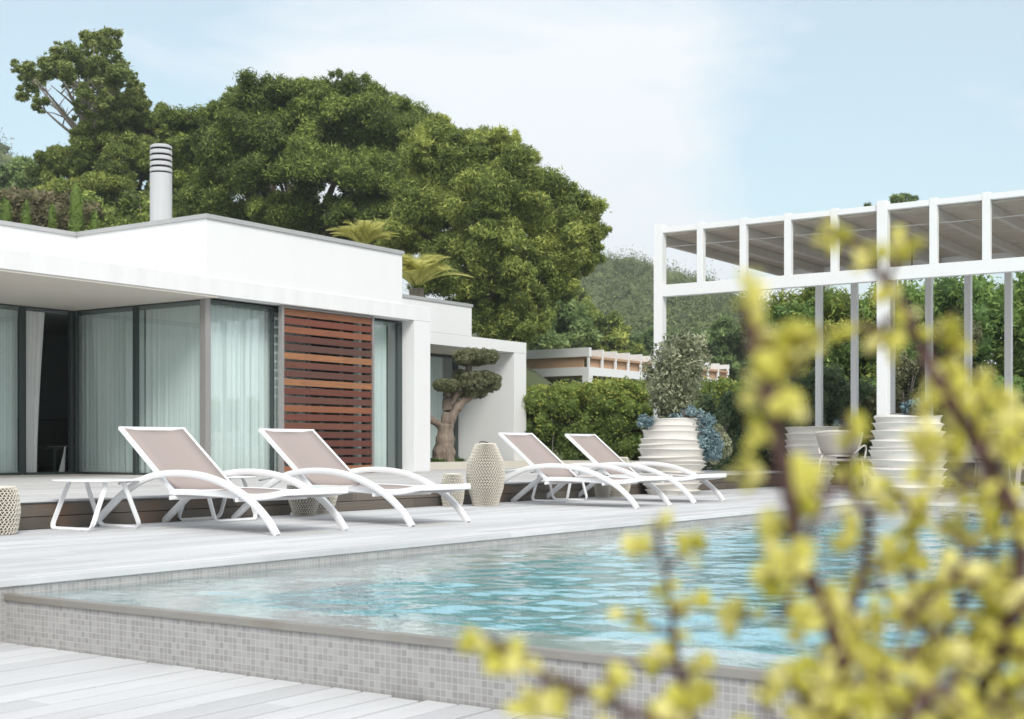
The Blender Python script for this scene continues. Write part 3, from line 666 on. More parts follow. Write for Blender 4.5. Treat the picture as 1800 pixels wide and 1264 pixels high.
for k in range(13): PF('upright', 'white_metal', (.0 + k * .76, -.0, z2, .065 + k * .76, .065, z4 - .256 if k == 0 else z4 - .1))
for k in range(1, 13): PF('rafter', 'white_metal', (k * .76 + .004, -.02, z4 - .17, .055 + k * .76, 3.0, z4 - .02))
for k in range(9): PF('louvre_post', 'trestle', (.5, .9 + k * .55, fp.z, .56, .96 + k * .55, z1 - .01))
# ================================================================== LOUNGERS
def make_lounger():
    t = thing('sun_lounger', 'x', 'sun lounger', (0, 0, 0), 'white arched sun loungers beside the pool'); W_ = .70
    arcp = [(8.45, 0.0), (8.32, .095), (8.09, .255), (7.86, .365), (7.66, .405), (7.45, .415), (7.21, .395), (6.98, .335), (6.76, .235), (6.60, .115), (6.50, .0)]
    y0 = 6.47
    for x in (0.0, W_):
        pts = catmull([(x, y - y0, z) for y, z in arcp], 4); m = MB(); m.bar(pts, .028, .048, up=(1, 0, 0)) if False else m.sweep(pts, [(-.014, -.024), (.014, -.024), (.018, -.018), (.018, .018), (.014, .024), (-.014, .024), (-.018, .018), (-.018, -.018)], up=(0, .3, 1))
        m.build('side_arc', 'white_metal', t, smooth='auto')
    rp = [(7.62, .275), (7.38, .277), (7.12, .271), (6.9, .260), (6.74, .256), (6.6, .268), (6.47, .292)]
    pl = [Vector((0, y - y0, z)) for y, z in rp]
    m = MB()
    for x in (.045, W_ - .045):
        m.bar(catmull([(x, p.y, p.z) for p in pl], 4), .026, .045)
    m.bar([(.03, pl[-1].y - .005, .292), (W_ - .03, pl[-1].y - .005, .292)], .03, .045); m.bar([(.058, pl[0].y, .27), (W_ - .058, pl[0].y, .27)], .03, .03)
    m.bar([(.0, .42, .235), (W_, .42, .235)], .03, .03); m.bar([(.0, 1.10, .235), (W_, 1.10, .235)], .03, .03)
    m.build('seat_frame', 'white_metal', t, smooth='auto')
    m = MB(); P_ = catmull([(.0, p.y, p.z) for p in pl], 4); vs = []
    for p in P_:
        for u in range(7):
            a = u / 6; vs.append((.06 + a * (W_ - .12), p.y, p.z + .012 - .022 * math.sin(PI * a)))
    n = len(P_); m.add(vs, [(i * 7 + j, i * 7 + j + 1, i * 7 + j + 8, i * 7 + j + 7) for i in range(n - 1) for j in range(6)])
    o = m.build('seat_sling', 'sling_fabric', t, smooth=True); sm = o.modifiers.new('s', 'SOLIDIFY'); sm.thickness = .004
    b0, b1 = Vector((0, 7.60 - y0, .285)), Vector((0, 8.17 - y0, .745)); dv = (b1 - b0)
    m = MB()
    for x in (.045, W_ - .045): m.bar([(x, b0.y, b0.z), (x, b1.y, b1.z)], .026, .036)
    m.bar([(.03, b1.y, b1.z), (W_ - .03, b1.y, b1.z)], .026, .03)
    m.build('back_frame', 'white_metal', t, smooth='auto')
    m = MB(); vs = []; nn = Vector((0, -dv.z, dv.y)).normalized()
    for i in range(9):
        for u in range(7):
            a = u / 6; q = b0 + dv * (.01 + .975 * i / 8) + nn * (.012 - .02 * math.sin(PI * a)); vs.append((.058 + a * (W_ - .116), q.y, q.z))
    m.add(vs, [(i * 7 + j, i * 7 + j + 1, i * 7 + j + 8, i * 7 + j + 7) for i in range(8) for j in range(6)])
    o = m.build('back_sling', 'sling_fabric', t, smooth=True); sm = o.modifiers.new('s', 'SOLIDIFY'); sm.thickness = .004
    for x in (.035, W_ - .035):
        q = b0 + dv * .28; m = MB(); m.tube([(x, q.y, q.z - .01), (x, q.y + .42, q.z - .085)], .010, 8); m.build('prop_strut', 'white_metal', t, smooth=True)
    return t
def copy_tree(o, parent=None):
    c = o.copy(); COL.objects.link(c)
    if parent is not None: c.parent = parent
    for ch in list(o.children): copy_tree(ch, c)
    return c
L0 = make_lounger()
LB = ['leftmost white arched lounger with taupe sling, nearest the camera', 'white arched lounger before the slatted wooden screen, foot towards the tall woven vase',
      'white arched lounger just right of the tall woven vase', 'white arched lounger at the far right, partly in front of the ridged white planter']
for i, (x, y, a) in enumerate(((6.6, 6.47, 0.2), (7.93, 6.36, -.6), (11.56, 6.44, 1.0), (12.96, 6.52, -.4))):
    o = L0 if i == 0 else copy_tree(L0)
    o.location = (x, y, 0); o.rotation_euler.z = R(a); o['label'] = LB[i]
# ---- side tables
def make_table():
    t = thing('side_table', 'x', 'side table', (0, 0, 0), 'small white side tables between the loungers')
    m = MB(); vs = []; n = 48; r = .285
    def ring(rad, z): return [(rad * math.copysign(abs(math.cos(2 * PI * i / n)) ** .72, math.cos(2 * PI * i / n)), rad * math.copysign(abs(math.sin(2 * PI * i / n)) ** .72, math.sin(2 * PI * i / n)), z) for i in range(n)]
    rs = [ring(r - .012, .352), ring(r, .356), ring(r, .362), ring(r - .004, .366)]
    for q in rs: vs += q
    fs = [(j * n + i, j * n + (i + 1) % n, (j + 1) * n + (i + 1) % n, (j + 1) * n + i) for j in range(3) for i in range(n)] + [tuple(range(n - 1, -1, -1)), tuple(3 * n + i for i in range(n))]
    m.add(vs, fs); m.build('tabletop', 'white_metal', t, smooth='auto')
    for s in (-1, 1):
        def pt(v, h): return (s * (.225 - .15 * (h / .35) ** 1.0), v, h)
        pts = catmull([pt(-.20, .345), pt(-.215, .30), pt(-.225, .10)], 4)[:-1] + catmull([pt(-.225, .10), pt(-.225, .045), pt(-.20, .015), pt(-.15, .012), pt(0, .012), pt(.15, .012), pt(.20, .015), pt(.225, .045), pt(.225, .10)], 4)[:-1] + catmull([pt(.225, .10), pt(.215, .30), pt(.20, .345)], 4)
        m = MB(); m.sweep(pts, [(-.006, -.017), (.006, -.017), (.006, .017), (-.006, .017)], up=(1, 0, .43)); m.build('leg_loop', 'white_metal', t, smooth='auto')
    return t
T0 = make_table()
TB = ['white side table with two loop legs beside the woven stool at the left edge', 'white side table half hidden behind the nearest lounger', 'white side table under the two loungers in front of the hedge']
for i, (x, y, a) in enumerate(((6.37, 8.12, 0), (7.66, 8.22, 90), (12.61, 8.05, 0))):
    o = T0 if i == 0 else copy_tree(T0)
    o.location = (x, y, 0); o.rotation_euler.z = R(a); o['label'] = TB[i]
# ---- woven vessels
def woven(name, label, cat, x, y, w, h, prof, group=None, handles=False, rows=None):
    t = thing(name, label, cat, (x, y, 0), group); Rm = w / 2
    def rad(z):
        u = min(max(z / h, 0), 1)
        for (a, ra), (b, rb) in zip(prof, prof[1:]):
            if u <= b: s = (u - a) / (b - a); s = s * s * (3 - 2 * s) * .35 + s * .65; return Rm * (ra + (rb - ra) * s)
        return Rm * prof[-1][1]
    m = MB(); zz = lerpl(0.004, h - .006, 26); m.lathe([(rad(z) - .006, z) for z in zz] + [(rad(h) * .6, h - .012)], 40); m.build('body', 'wicker_core', t, smooth='auto')
    ps = .031; rows = int(h / ps); ps = h / rows; m = MB()
    for k in range(rows + 1):
        z = min(max(k * ps, .006), h - .004); n = 40; r_ = rad(z) + .001; m.tube([(r_ * math.cos(2 * PI * i / n), r_ * math.sin(2 * PI * i / n), z) for i in range(n)], .0030, 4, closed=True)
    nz_ = max(18, int(2 * PI * Rm / .030))
    for k in range(rows):
        pts = []
        for i in range(nz_ * 2):
            a = PI * (i + .5 * (k % 2) * 2 * .5) / nz_; z = k * ps + (.15 if i % 2 else .85) * ps; r_ = rad(z) + .003; pts.append((r_ * math.cos(a), r_ * math.sin(a), z))
        m.sweep(pts, [(-.0042, -.0042), (.0042, -.0042), (.0042, .0042), (-.0042, .0042)], up=(0, 0, 1), closed=True)
    m.build('weave', 'wicker_strand', t)
    m = MB(); m.tube([(rad(h) * math.cos(2 * PI * i / 36), rad(h) * math.sin(2 * PI * i / 36), h) for i in range(36)], .008, 6, closed=True); m.build('rim', 'wicker_strand', t, smooth=True)
    if handles:
        m = MB(); r_ = rad(h); m.tube(catmull([(-r_ * .95, 0, h - .03), (-r_ * .8, .02, h + .012), (0, .03, h + .022), (r_ * .8, .02, h + .005), (r_ * .95, 0, h - .03)], 5), .007, 6); m.build('handle', 'bark_pine', t, smooth=True)
    return t
BAR = [(0, .72), (.12, .84), (.35, .99), (.55, 1.0), (.8, .92), (1, .80)]
woven('woven_stool', 'straight-sided woven barrel stool at the left edge of the picture', 'stool', 5.60, 8.20, .30, .325, [(0, .80), (.12, .9), (.5, 1), (.85, .93), (1, .82)], 'low woven stools by the step')
TAP = [(0, .68), (.3, .82), (.7, .97), (1, 1.0)]
woven('woven_stool', 'tapered woven basket stool under the foot of the leftmost lounger', 'stool', 8.65, 8.19, .29, .27, [(0, .6), (.2, .72), (.6, .95), (1, 1.0)], 'low woven stools by the step')
woven('woven_stool', 'tapered woven basket stool half hidden behind its twin beside the nearest lounger', 'stool', 9.02, 8.31, .27, .27, [(0, .6), (.2, .72), (.6, .95), (1, 1.0)], 'low woven stools by the step')
woven('woven_stool', 'small woven stool standing close against the tall woven vase', 'stool', 10.93, 8.28, .235, .33, [(0, .8), (.3, .95), (.55, 1), (.8, .9), (1, .75)], 'low woven stools by the step')
woven('woven_vase', 'tall bulging woven floor vase with a dark handle across its mouth', 'vase', 11.19, 8.05, .39, .64, [(0, .64), (.1, .72), (.3, .92), (.5, 1.0), (.7, .93), (.9, .66), (1, .50)], None, True)
woven('woven_stool', 'small woven basket behind the loungers, left of the two near the ridged planter', 'stool', 13.83, 8.22, .21, .24, TAP, 'low woven stools by the step')
woven('woven_vase', 'medium woven vase behind the far right lounger', 'vase', 14.12, 8.16, .29, .48, [(0, .66), (.25, .9), (.5, 1.0), (.8, .9), (1, .7)])
# little white toggle lamp clipped to the riser
t = thing('step_light', 'small white round light fixed on the step riser behind the nearest lounger', 'light', (8.08, STEP - .03, .16))
m = MB(); m.lathe([(.0, -.01), (.028, -.008), (.03, .004), (.018, .014)], 20, (0, 0, 0)); o = m.build('housing', 'white_metal', t, smooth='auto'); o.rotation_euler = (R(90), 0, 0)
# ---- ridged planters
def planter(label, x, y, w, h, seed, n=9, prof=None, z=0):
    t = thing('ridged_planter', label, 'planter', (x, y, z), 'large white ridged planters'); g = random.Random(seed); Rm = w / 2
    prof = prof or [(0, .72), (.06, .78), (.25, .9), (.5, 1.0), (.72, .93), (.9, .78), (1, .70)]
    def env(u):
        for (a, ra), (b, rb) in zip(prof, prof[1:]):
            if u <= b: s = (u - a) / (b - a); return Rm * (ra + (rb - ra) * s)
        return Rm * prof[-1][1]
    zs = [0]; 
    while len(zs) < n: zs.append(zs[-1] + g.uniform(.6, 1.4))
    zs.append(zs[-1] + g.uniform(.7, 1.1)); zs = [q / zs[-1] for q in zs]; P2 = []
    for a, b in zip(zs, zs[1:]):
        hgt = (b - a) * h; am = min(.040, .46 * hgt) * g.uniform(.75, 1.15)
        for q, o in ((0, -am), (.16, -am * .92), (.48, -am * .55), (.78, am * .0), (.90, am * .42), (.955, am * .30)): P2.append((env(a + (b - a) * q) + o, (a + (b - a) * q) * h))
    ph = [g.uniform(0, 6.28) for _ in range(40)]
    def wob(j, a, r, zz): k = j // 6; return r * (1 + .008 * math.sin(2 * a + ph[k % 40])), zz + (.010 * math.sin(a + ph[k % 40]) + .004 * math.sin(3 * a + ph[(k + 7) % 40])) * (0 if j < 2 else 1)
    m = MB(); P2.append((env(1), h)); P2.append((env(1) - .035, h + .004)); P2.append((env(1) - .05, h - .06)); m.lathe(P2, 56, wob=wob); m.build('pot', 'pot_white', t, smooth='auto')
    m = MB(); m.lathe([(env(1) - .045, h - .08), (env(1) - .049, h - .05)], 24); m.build('soil', 'soil', t)
    return t
planter('white ridged planter with grey-green bush and trailing blue succulent behind the rightmost lounger', 15.30, 8.05, .88, .98, 3, 13, [(0, .78), (.06, .80), (.25, .88), (.5, 1.0), (.68, .97), (.85, .84), (1, .72)])
planter('white ridged planter standing at the pool corner right of the pergola column', 15.08, 4.93, .86, .96, 5, 11, [(0, .80), (.05, .84), (.3, .96), (.55, 1.0), (.8, .93), (1, .86)])
planter('shorter white ridged planter behind the dining chair', 18.75, 7.55, .80, .90, 8, 10, [(0, .62), (.05, .66), (.4, .92), (.75, 1.0), (1, .97)])
# ---- dining set
tb = thing('dining_table', 'dark wooden dining table on pale trestle legs under the pergola', 'table', (18.2, 5.7, 0))
B('tabletop', 'table_wood', tb, (-.50, -1.7, .73, .50, .72, .77), bevel=.004)
for y in (-1.3, .45):
    for s in (-1, 1):
        m = MB(); m.bar([(s * .46, y, 0), (s * .18, y, .728)], .05, .06, up=(0, 1, 0)); m.build('leg', 'trestle', tb)
    m = MB(); m.bar([(-.33, y, .34), (.33, y, .34)], .04, .05); m.build('stretcher', 'trestle', tb)
def make_chair():
    t = thing('dining_chair', 'x', 'chair', (0, 0, 0), 'pale rounded dining chairs')
    # faces +X (towards the table); the back is at -X
    m = MB(); vs = []; nu, nv = 15, 7
    for j in range(nv):
        v = j / (nv - 1)
        for i in range(nu):
            a = -1 + 2 * i / (nu - 1); half = .17 + .14 * math.sqrt(v); hh = .50 + .31 * v - .02 * a * a * v
            vs.append((-.20 - .05 * v + .10 * a * a, a * half * 1.0, hh))
    m.add(vs, [(j * nu + i, j * nu + i + 1, (j + 1) * nu + i + 1, (j + 1) * nu + i) for j in range(nv - 1) for i in range(nu - 1)])
    o = m.build('backrest', 'chair_shell', t, smooth=True); s = o.modifiers.new('s', 'SOLIDIFY'); s.thickness = .016
    b = [vs[i] for i in range(nu)] + [vs[j * nu + nu - 1] for j in range(1, nv)] + [vs[(nv - 1) * nu + i] for i in range(nu - 2, -1, -1)] + [vs[j * nu] for j in range(nv - 2, 0, -1)]
    m = MB(); m.tube(b, .021, 8, closed=True, up=(1, 0, 0)); m.build('back_rim', 'chair_rim', t, smooth=True)
    B('seat', 'chair_shell', t, (-.20, -.23, .42, .24, .23, .455), bevel=.015)
    for s in (-1, 1):
        m = MB(); m.tube(catmull([(-.25, s * .27, 0), (-.20, s * .235, .40), (-.19, s * .20, .50)], 4), .013, 8, up=(0, 1, 0)); m.build('leg', 'chair_rim', t, smooth=True)
        m = MB(); m.tube([(.24, s * .25, 0), (.20, s * .21, .42)], .013, 8, up=(0, 1, 0)); m.build('leg', 'chair_rim', t, smooth=True)
        m = MB(); m.tube(catmull([(-.22, s * .225, .52), (-.05, s * .29, .62), (.18, s * .27, .60), (.21, s * .24, .44)], 5), .013, 8, up=(0, 1, 0)); m.build('armrest', 'chair_rim', t, smooth=True)
    return t
C0 = make_chair(); CL = ['pale rounded dining chair with its back to the pool, left of the pergola column', 'pale dining chair across the table from the pool']
for i, (x, y, a) in enumerate(((16.95, 6.42, 4), (19.05, 5.0, 182))):
    o = C0 if i == 0 else copy_tree(C0)
    o.location = (x, y, 0); o.rotation_euler.z = R(a); o['label'] = CL[i]
t = thing('bench', 'low white bench seat behind the dining table', 'bench', (20.0, 6.2, 0))
B('seat', 'stone_cream', t, (-.25, -2.5, .38, .25, 1.0, .47), bevel=.01); B('backrest', 'stone_cream', t, (.26, -2.5, .1, .34, 1.0, .62), bevel=.01)
for y in (-2.2, -.8, .7): B('leg', 'stone_cream', t, (-.2, y - .05, 0, .2, y + .05, .379))
t = thing('lantern', 'square glass lantern holding a pale candle on the dining table', 'lantern', (18.15, 6.05, .771))
m = MB()
for a in (-.1, .1):
    for b in (-.1, .1): m.box(a - .008, b - .008, 0, a + .008, b + .008, .30)
for z in (0, .285): m.box(-.108, -.108, z, .108, -.092, z + .015); m.box(-.108, .092, z, .108, .108, z + .015); m.box(-.108, -.09, z, -.092, .09, z + .015); m.box(.092, -.09, z, .108, .09, z + .015)
m.build('frame', 'grey_alu', t)
m = MB(); m.box(-.093, -.093, .016, .093, .093, .284); m.build('glass', 'lantern_glass', t)
m = MB(); m.lathe([(.035, .016), (.035, .12), (.03, .124)], 16); m.build('candle', 'stone_cream', t, smooth='auto')
# ================================================================== VEGETATION
def gz(p): return Vector((p.x, p.y, terrain(p.x, p.y).item()))
def base_at(px, d): return gz(at(px, 787, d))
# ---- big pines behind the house
p1 = [(345,212,36),(388,196,36),(425,180,36),(462,172,38),(502,172,38),(545,158,34),(590,158,32),(628,166,35),(668,182,38),(705,200,36),(735,222,34),
      (330,265,45),(380,250,50),(440,235,50),(500,228,55),(560,215,50),(620,225,50),(680,245,50),(720,270,42),(345,320,50),(420,300,55),(490,295,55),(560,290,50),(630,300,50),(700,310,50),(335,380,45),(400,370,50),(470,370,50),(540,370,45),(610,385,45),(670,370,50),(340,440,45),(420,440,45),(520,440,45),(600,450,45),(690,430,45)]
tree('pine_tree', 'broad dark green pine rising behind the chimney and the main villa block', 'pine', base_at(520, 44), clumps(p1, 42, .75, 1), 'pine_dark', 620000, .125, per=13, seed=2, barkm='bark_pine', limbs=18, tr=.34, group='pines behind the villa', aspect=.30, core=.50, jitter=.45, warp=.16, spike=.5, shell=.7)
p2 = [(770,240,30),(808,244,32),(850,240,32),(890,250,30),(920,272,25),(738,270,40),(790,288,45),(850,292,45),(905,305,40),(948,322,34),(985,345,33),(1015,368,28),(1032,402,22),(760,345,50),(830,350,50),(900,360,50),(960,388,45),(1005,405,38),(1030,432,20),
      (720,400,45),(790,420,50),(860,430,50),(930,440,45),(985,450,42),(1015,445,28),(770,480,45),(835,490,45),(900,500,45),(950,510,40),(985,490,30),(820,550,40),(880,560,45),(930,565,40),(870,610,40)]
tree('pine_tree', 'lighter yellow-green pine sloping down to the right behind the villa wing', 'pine', base_at(860, 38), clumps(p2, 36, .7, 3), 'pine_light', 600000, .11, per=13, seed=4, barkm='bark_pine', limbs=18, tr=.30, group='pines behind the villa', aspect=.30, core=.50, jitter=.45, warp=.16, spike=.5, shell=.7)  # foliage colour is a lighter yellow-green than the broad pine
p3 = [(170,240,38),(225,212,33),(268,212,33),(298,232,30),(125,285,36),(190,290,48),(250,272,48),(292,290,38),(90,295,30),(150,340,45),(220,350,45),(285,350,40),(95,345,35),(250,400,40),(300,400,40)]
tree('pine_tree', 'rounded mid-green pine left of the chimney below the wispy tree', 'pine', base_at(200, 50), clumps(p3, 49, .7, 5), 'pine_light', 260000, .14, per=12, seed=6, limbs=10, tr=.28, group='pines behind the villa', aspect=.32, core=.62)
p4 = [(20,345,30),(60,320,34),(40,300,26),(95,330,26),(10,310,24),(55,360,34),(110,370,30)]
tree('pine_tree', 'pale low pine at the left edge behind the brown hillside hedge', 'pine', base_at(50, 62), clumps(p4, 62, .7, 6), 'pine_mid', 22000, .32, per=8, seed=8, limbs=6, tr=.25, group='pines behind the villa', aspect=.35, core=.62)
# ---- tall wispy tree with bare limbs showing
b = base_at(150, 48); t = thing('carob_tree', 'tall wispy tree with bare forking limbs and open crown at the upper left', 'tree', b)
wc = [(60,128,24),(38,122,14),(95,112,26),(130,92,28),(165,74,24),(190,66,22),(200,92,26),(120,128,28),(165,118,32),(190,140,30),(222,128,20),(220,165,26),(246,158,14),(256,182,9),(48,160,18),(70,178,15),(190,185,30),(160,160,26),(140,190,16),(180,215,30),(215,200,24),(150,65,12),(100,85,14),(28,112,10),(232,145,12)]
cl = clumps(wc, 48, .8, 9); lb = sublobes([(x - b.x, y - b.y, z - b.z, r * .92) for x, y, z, r in cl], 12, f=.34, seed=3, keep=.22)
link('crown', leaves(lb, 62000, .13, seed=5, aspect=.38, core=0, shell=.9, jitter=.5, shape='quad'), 'carob', t)
m = MB(); root = Vector((0, 0, -.3)); f1 = at(175, 290, 48) - b; f2 = at(160, 245, 48) - b
m.tube(catmull([root, (f1 * .5) + Vector((.3, 0, 0)), f1, f2], 5), lerpl(.32, .20, 16), 9)
g = random.Random(3)
for (x, y) in ((60,135),(45,125),(48,165),(75,175),(95,115),(110,135),(130,95),(120,130),(150,75),(165,80),(165,120),(190,70),(200,95),(190,140),(222,130),(220,165),(245,160),(140,150),(90,150),(190,185)):
    e = at(x, y, 48 + g.uniform(-1.6, 1.6)) - b; s = f2.lerp(f1, g.uniform(0, .8)); md = s.lerp(e, .5) + Vector((g.uniform(-.3, .3), g.uniform(-.3, .3), g.uniform(-.15, .3)))
    pts = catmull([s, md, e], 6); m.tube(pts, lerpl(.085, .012, len(pts)), 6)
    for _ in range(3):
        q = pts[g.randrange(5, len(pts) - 2)]; e2 = q + Vector((g.uniform(-.7, .7), g.uniform(-.7, .7), g.uniform(.2, .9))); m.tube([q, q.lerp(e2, .5) + Vector((0, 0, .05)), e2], [.03, .02, .006], 5)
m.build('trunk', 'bark_grey', t, smooth=True)
# ---- feathery lower trees right of the big pines
for i, (px, d, lst, lab, lm) in enumerate((
        (960, 52, [(930,575,30),(960,560,34),(995,555,36),(945,600,30),(985,600,34),(1015,585,30),(960,640,34),(1000,640,30)], 'feathery green tree just left above the distant tan-lined pergola', 'pine_mid'),
        (1060, 58, [(1030,560,26),(1060,575,28),(1045,600,28),(1085,595,26),(1105,615,22),(1070,630,28),(1110,640,24)], 'soft green tree behind the middle of the distant tan-lined pergola', 'pine_light'),
        (1150, 66, [(1120,610,20),(1150,600,24),(1180,595,24),(1140,635,24),(1180,630,26),(1210,615,22)], 'green tree on the slope behind the left pergola column', 'pine_mid'),
        (985, 70, [(1000,520,24),(1020,540,24),(985,545,26),(1040,560,22),(960,560,24)], 'yellow-green tree below the right tip of the sloping pine', 'pine_light'),
        (1270, 62, [(1240,600,24),(1270,585,28),(1300,595,26),(1330,600,24),(1260,635,28),(1310,640,28)], 'dull green tree seen under the pergola beam left of the slim back posts', 'pine_mid'))):
    tree('slope_tree', lab, 'tree', base_at(px, d), clumps(lst, d, .8, 20 + i), lm, 17000, .26, per=8, seed=30 + i, limbs=5, tr=.16, group='trees on the lower slope', aspect=.34)
q = [(1575,352,9),(1590,345,9),(1605,350,8),(1600,362,10),(1575,368,12),(1600,385,14),(1525,362,6)]
tree('slope_tree', 'tree whose tip just shows above the pergola roof', 'tree', base_at(1590, 60), clumps(q, 60, .8, 50), 'pine_mid', 5000, .26, per=6, seed=51, limbs=4, tr=.2, group='trees on the lower slope', aspect=.3, core=.5)
# ---- wooded hills: far crowns nobody could count
def forest():
    g = np.random.default_rng(4); lob = []
    n = 0
    while n < 5200:
        d = g.uniform(95, 262); px = g.uniform(-240, 330) if g.random() < .3 else g.uniform(900, 1480); l = (px - 900) / FPX * d
        x = FW.x * d + RT.x * l; y = FW.y * d + RT.y * l; z = terrain(x, y).item()
        if g.random() < .08: continue
        r = g.uniform(1.0, 2.5) * (.8 if g.random() < .6 else 1.15); k = float(np.clip(g.normal() * .22 + .5, 0, 1)); lob.append((x, y, z + r * .75, r, r, r * g.uniform(.75, 1.1), k)); n += 1
    me = leaves(lob, 1000000, .30, seed=9, aspect=.5, core=.5, shell=.6, jitter=.5, spike=.6, warp=.35)
    return tag(link('hillside_forest', me, 'forest'), 'grey-green pine wood covering the distant hills', 'forest', None, 'stuff')
forest()
# ---- brown hedge and small cypresses on the rise behind the roof (left)
def lobes_line(p0, p1, n, r, h, zb, seed, kv=(.2, .9)):
    g = random.Random(seed); o = []
    for i in range(n):
        a = (i + g.random()) / n; x = p0[0] + (p1[0] - p0[0]) * a; y = p0[1] + (p1[1] - p0[1]) * a; o.append((x + g.uniform(-.25, .25), y + g.uniform(-.25, .25), zb + g.uniform(.15, h - r * .6), r * g.uniform(.7, 1.2), r * g.uniform(.7, 1.2), r * g.uniform(.6, 1.1), g.uniform(*kv)))
    return o
for i, (pa, pb, top, mat, lab) in enumerate(((-60, 75, 330, 'dry_leaf', 'dry brownish hedge at the left edge on the rise behind the roof'), (70, 165, 336, 'dry_leaf', 'brown and reddish hedge behind the pointed little cypress'), (160, 270, 340, 'pine_dark', 'dark green bushy hedge between the little cypress and the chimney'))):
    a, c_ = at(pa, 0, 33), at(pb, 0, 33); zt_ = EYE + (HOR - top) * 33 / FPX; t = thing('hedge', lab, 'hedge', (a.x, a.y, terrain(a.x, a.y).item()), 'hedges on the rise behind the roof')
    o = link('foliage', leaves([(x - a.x, y - a.y, z - t.location.z, *r) for x, y, z, *r in lobes_line((a.x, a.y), (c_.x, c_.y), 60, .34, zt_ - 4.2, 4.2, 60 + i)], 16000, .12, seed=60 + i, aspect=.5, core=.8, jitter=.4), mat, t)
    m = MB(); g = random.Random(i)
    for k in range(9):
        e = (c_ - a) * g.random(); zz = 0; m.tube([(e.x, e.y, -.1), (e.x + g.uniform(-.2, .2), e.y, 1.0), (e.x + g.uniform(-.4, .4), e.y, zt_ - t.location.z + g.uniform(-.3, .05))], [.05, .035, .012], 6)
    m.build('stems', 'bark_grey', t, smooth=True)
for i, (px, top, w) in enumerate(((10, 352, 20), (46, 360, 17), (92, 368, 15), (134, 328, 22), (166, 376, 16))):
    d = 30.5; p = at(px, 787, d); zb = terrain(p.x, p.y).item(); t = thing('cypress', ('small clipped cypress at the left edge above the roof line', 'small cypress second from the left above the roof', 'short cypress just left of the tallest pointed one', 'tallest pointed little cypress above the valley of the roof', 'shortest cypress right of the tallest pointed one')[i], 'cypress', (p.x, p.y, zb), 'small cypresses above the roof')
    H_ = EYE + (HOR - top) * d / FPX - zb; r = w * 1.15 * d / FPX
    lb = [(0, 0, H_ * u, r * (1.15 - u) ** .5, r * (1.15 - u) ** .5, H_ * .11, .3 + .4 * random.random()) for u in lerpl(.12, .92, 12)]
    link('crown', leaves(lb, 7000, .10, seed=70 + i, aspect=.35, core=.85, out=.3, upb=.9), 'cypress_leaf', t); m = MB(); m.tube([(0, 0, -.1), (0, 0, H_ * .7)], [.05, .02], 6); m.build('trunk', 'bark_grey', t)
# ---- palms peeping over the roofs
def palm(px, py, d, label, fr, seed, L=1.35):
    c_ = at(px, py, d); b = gz(c_); t = thing('palm_tree', label, 'palm', b, 'palms behind the villa'); g = random.Random(seed); h = c_.z - b.z
    m = MB(); m.tube([(0, 0, -.2), (.05, 0, h * .5), (0, 0, h)], [.17, .14, .15], 10); m.build('trunk', 'bark_grey', t, smooth=True)
    Vs = []; ks = []; m = MB()
    for k in range(fr):
        az = g.uniform(0, 2 * PI); el = g.uniform(.7, 1.5); l = L * g.uniform(.75, 1.1); pts = []
        for i in range(15):
            s = i / 14; e = el - s * s * 1.25; rr = l * s
            pts.append(Vector((math.cos(az) * (rr * math.cos(el) + .25 * l * s * s), math.sin(az) * (rr * math.cos(el) + .25 * l * s * s), h + rr * math.sin(el) - .42 * l * s ** 2.3)))
        m.tube(pts, lerpl(.012, .003, 15), 4)
        kk = g.random()
        for i in range(2, 15):
            a, bb = pts[i - 1], pts[i]; td = (bb - a).normalized(); sd_ = td.cross(Vector((0, 0, 1))); sd_.normalize(); un = sd_.cross(td)
            for s in (-1, 1):
                for q in range(4):
                    o = a.lerp(bb, q / 4); ll = .38 * math.sin(PI * min(1, (i + q / 4) / 15) * .85 + .3) * g.uniform(.8, 1.1); tip = o + (td * .75 + sd_ * s * .7 + un * .25).normalized() * ll - Vector((0, 0, ll * .18)); w = td * .016
                    Vs.append([o - w, o + w, tip]); ks.append(kk)
    V_ = np.array([[list(p) for p in q] for q in Vs]); link('crown', npmesh('crown', V_, 3, np.random.default_rng(seed).random(len(V_)), np.array(ks)), 'palm_leaf', t); m.build('frond_stems', 'palm_leaf', t)
palm(732, 508, 27.5, 'yellow-green palm whose fronds arch over the lower wing roof', 60, 1, 1.15)
palm(640, 440, 31, 'palm fronds just peeping over the main roof line', 30, 2, 1.05)
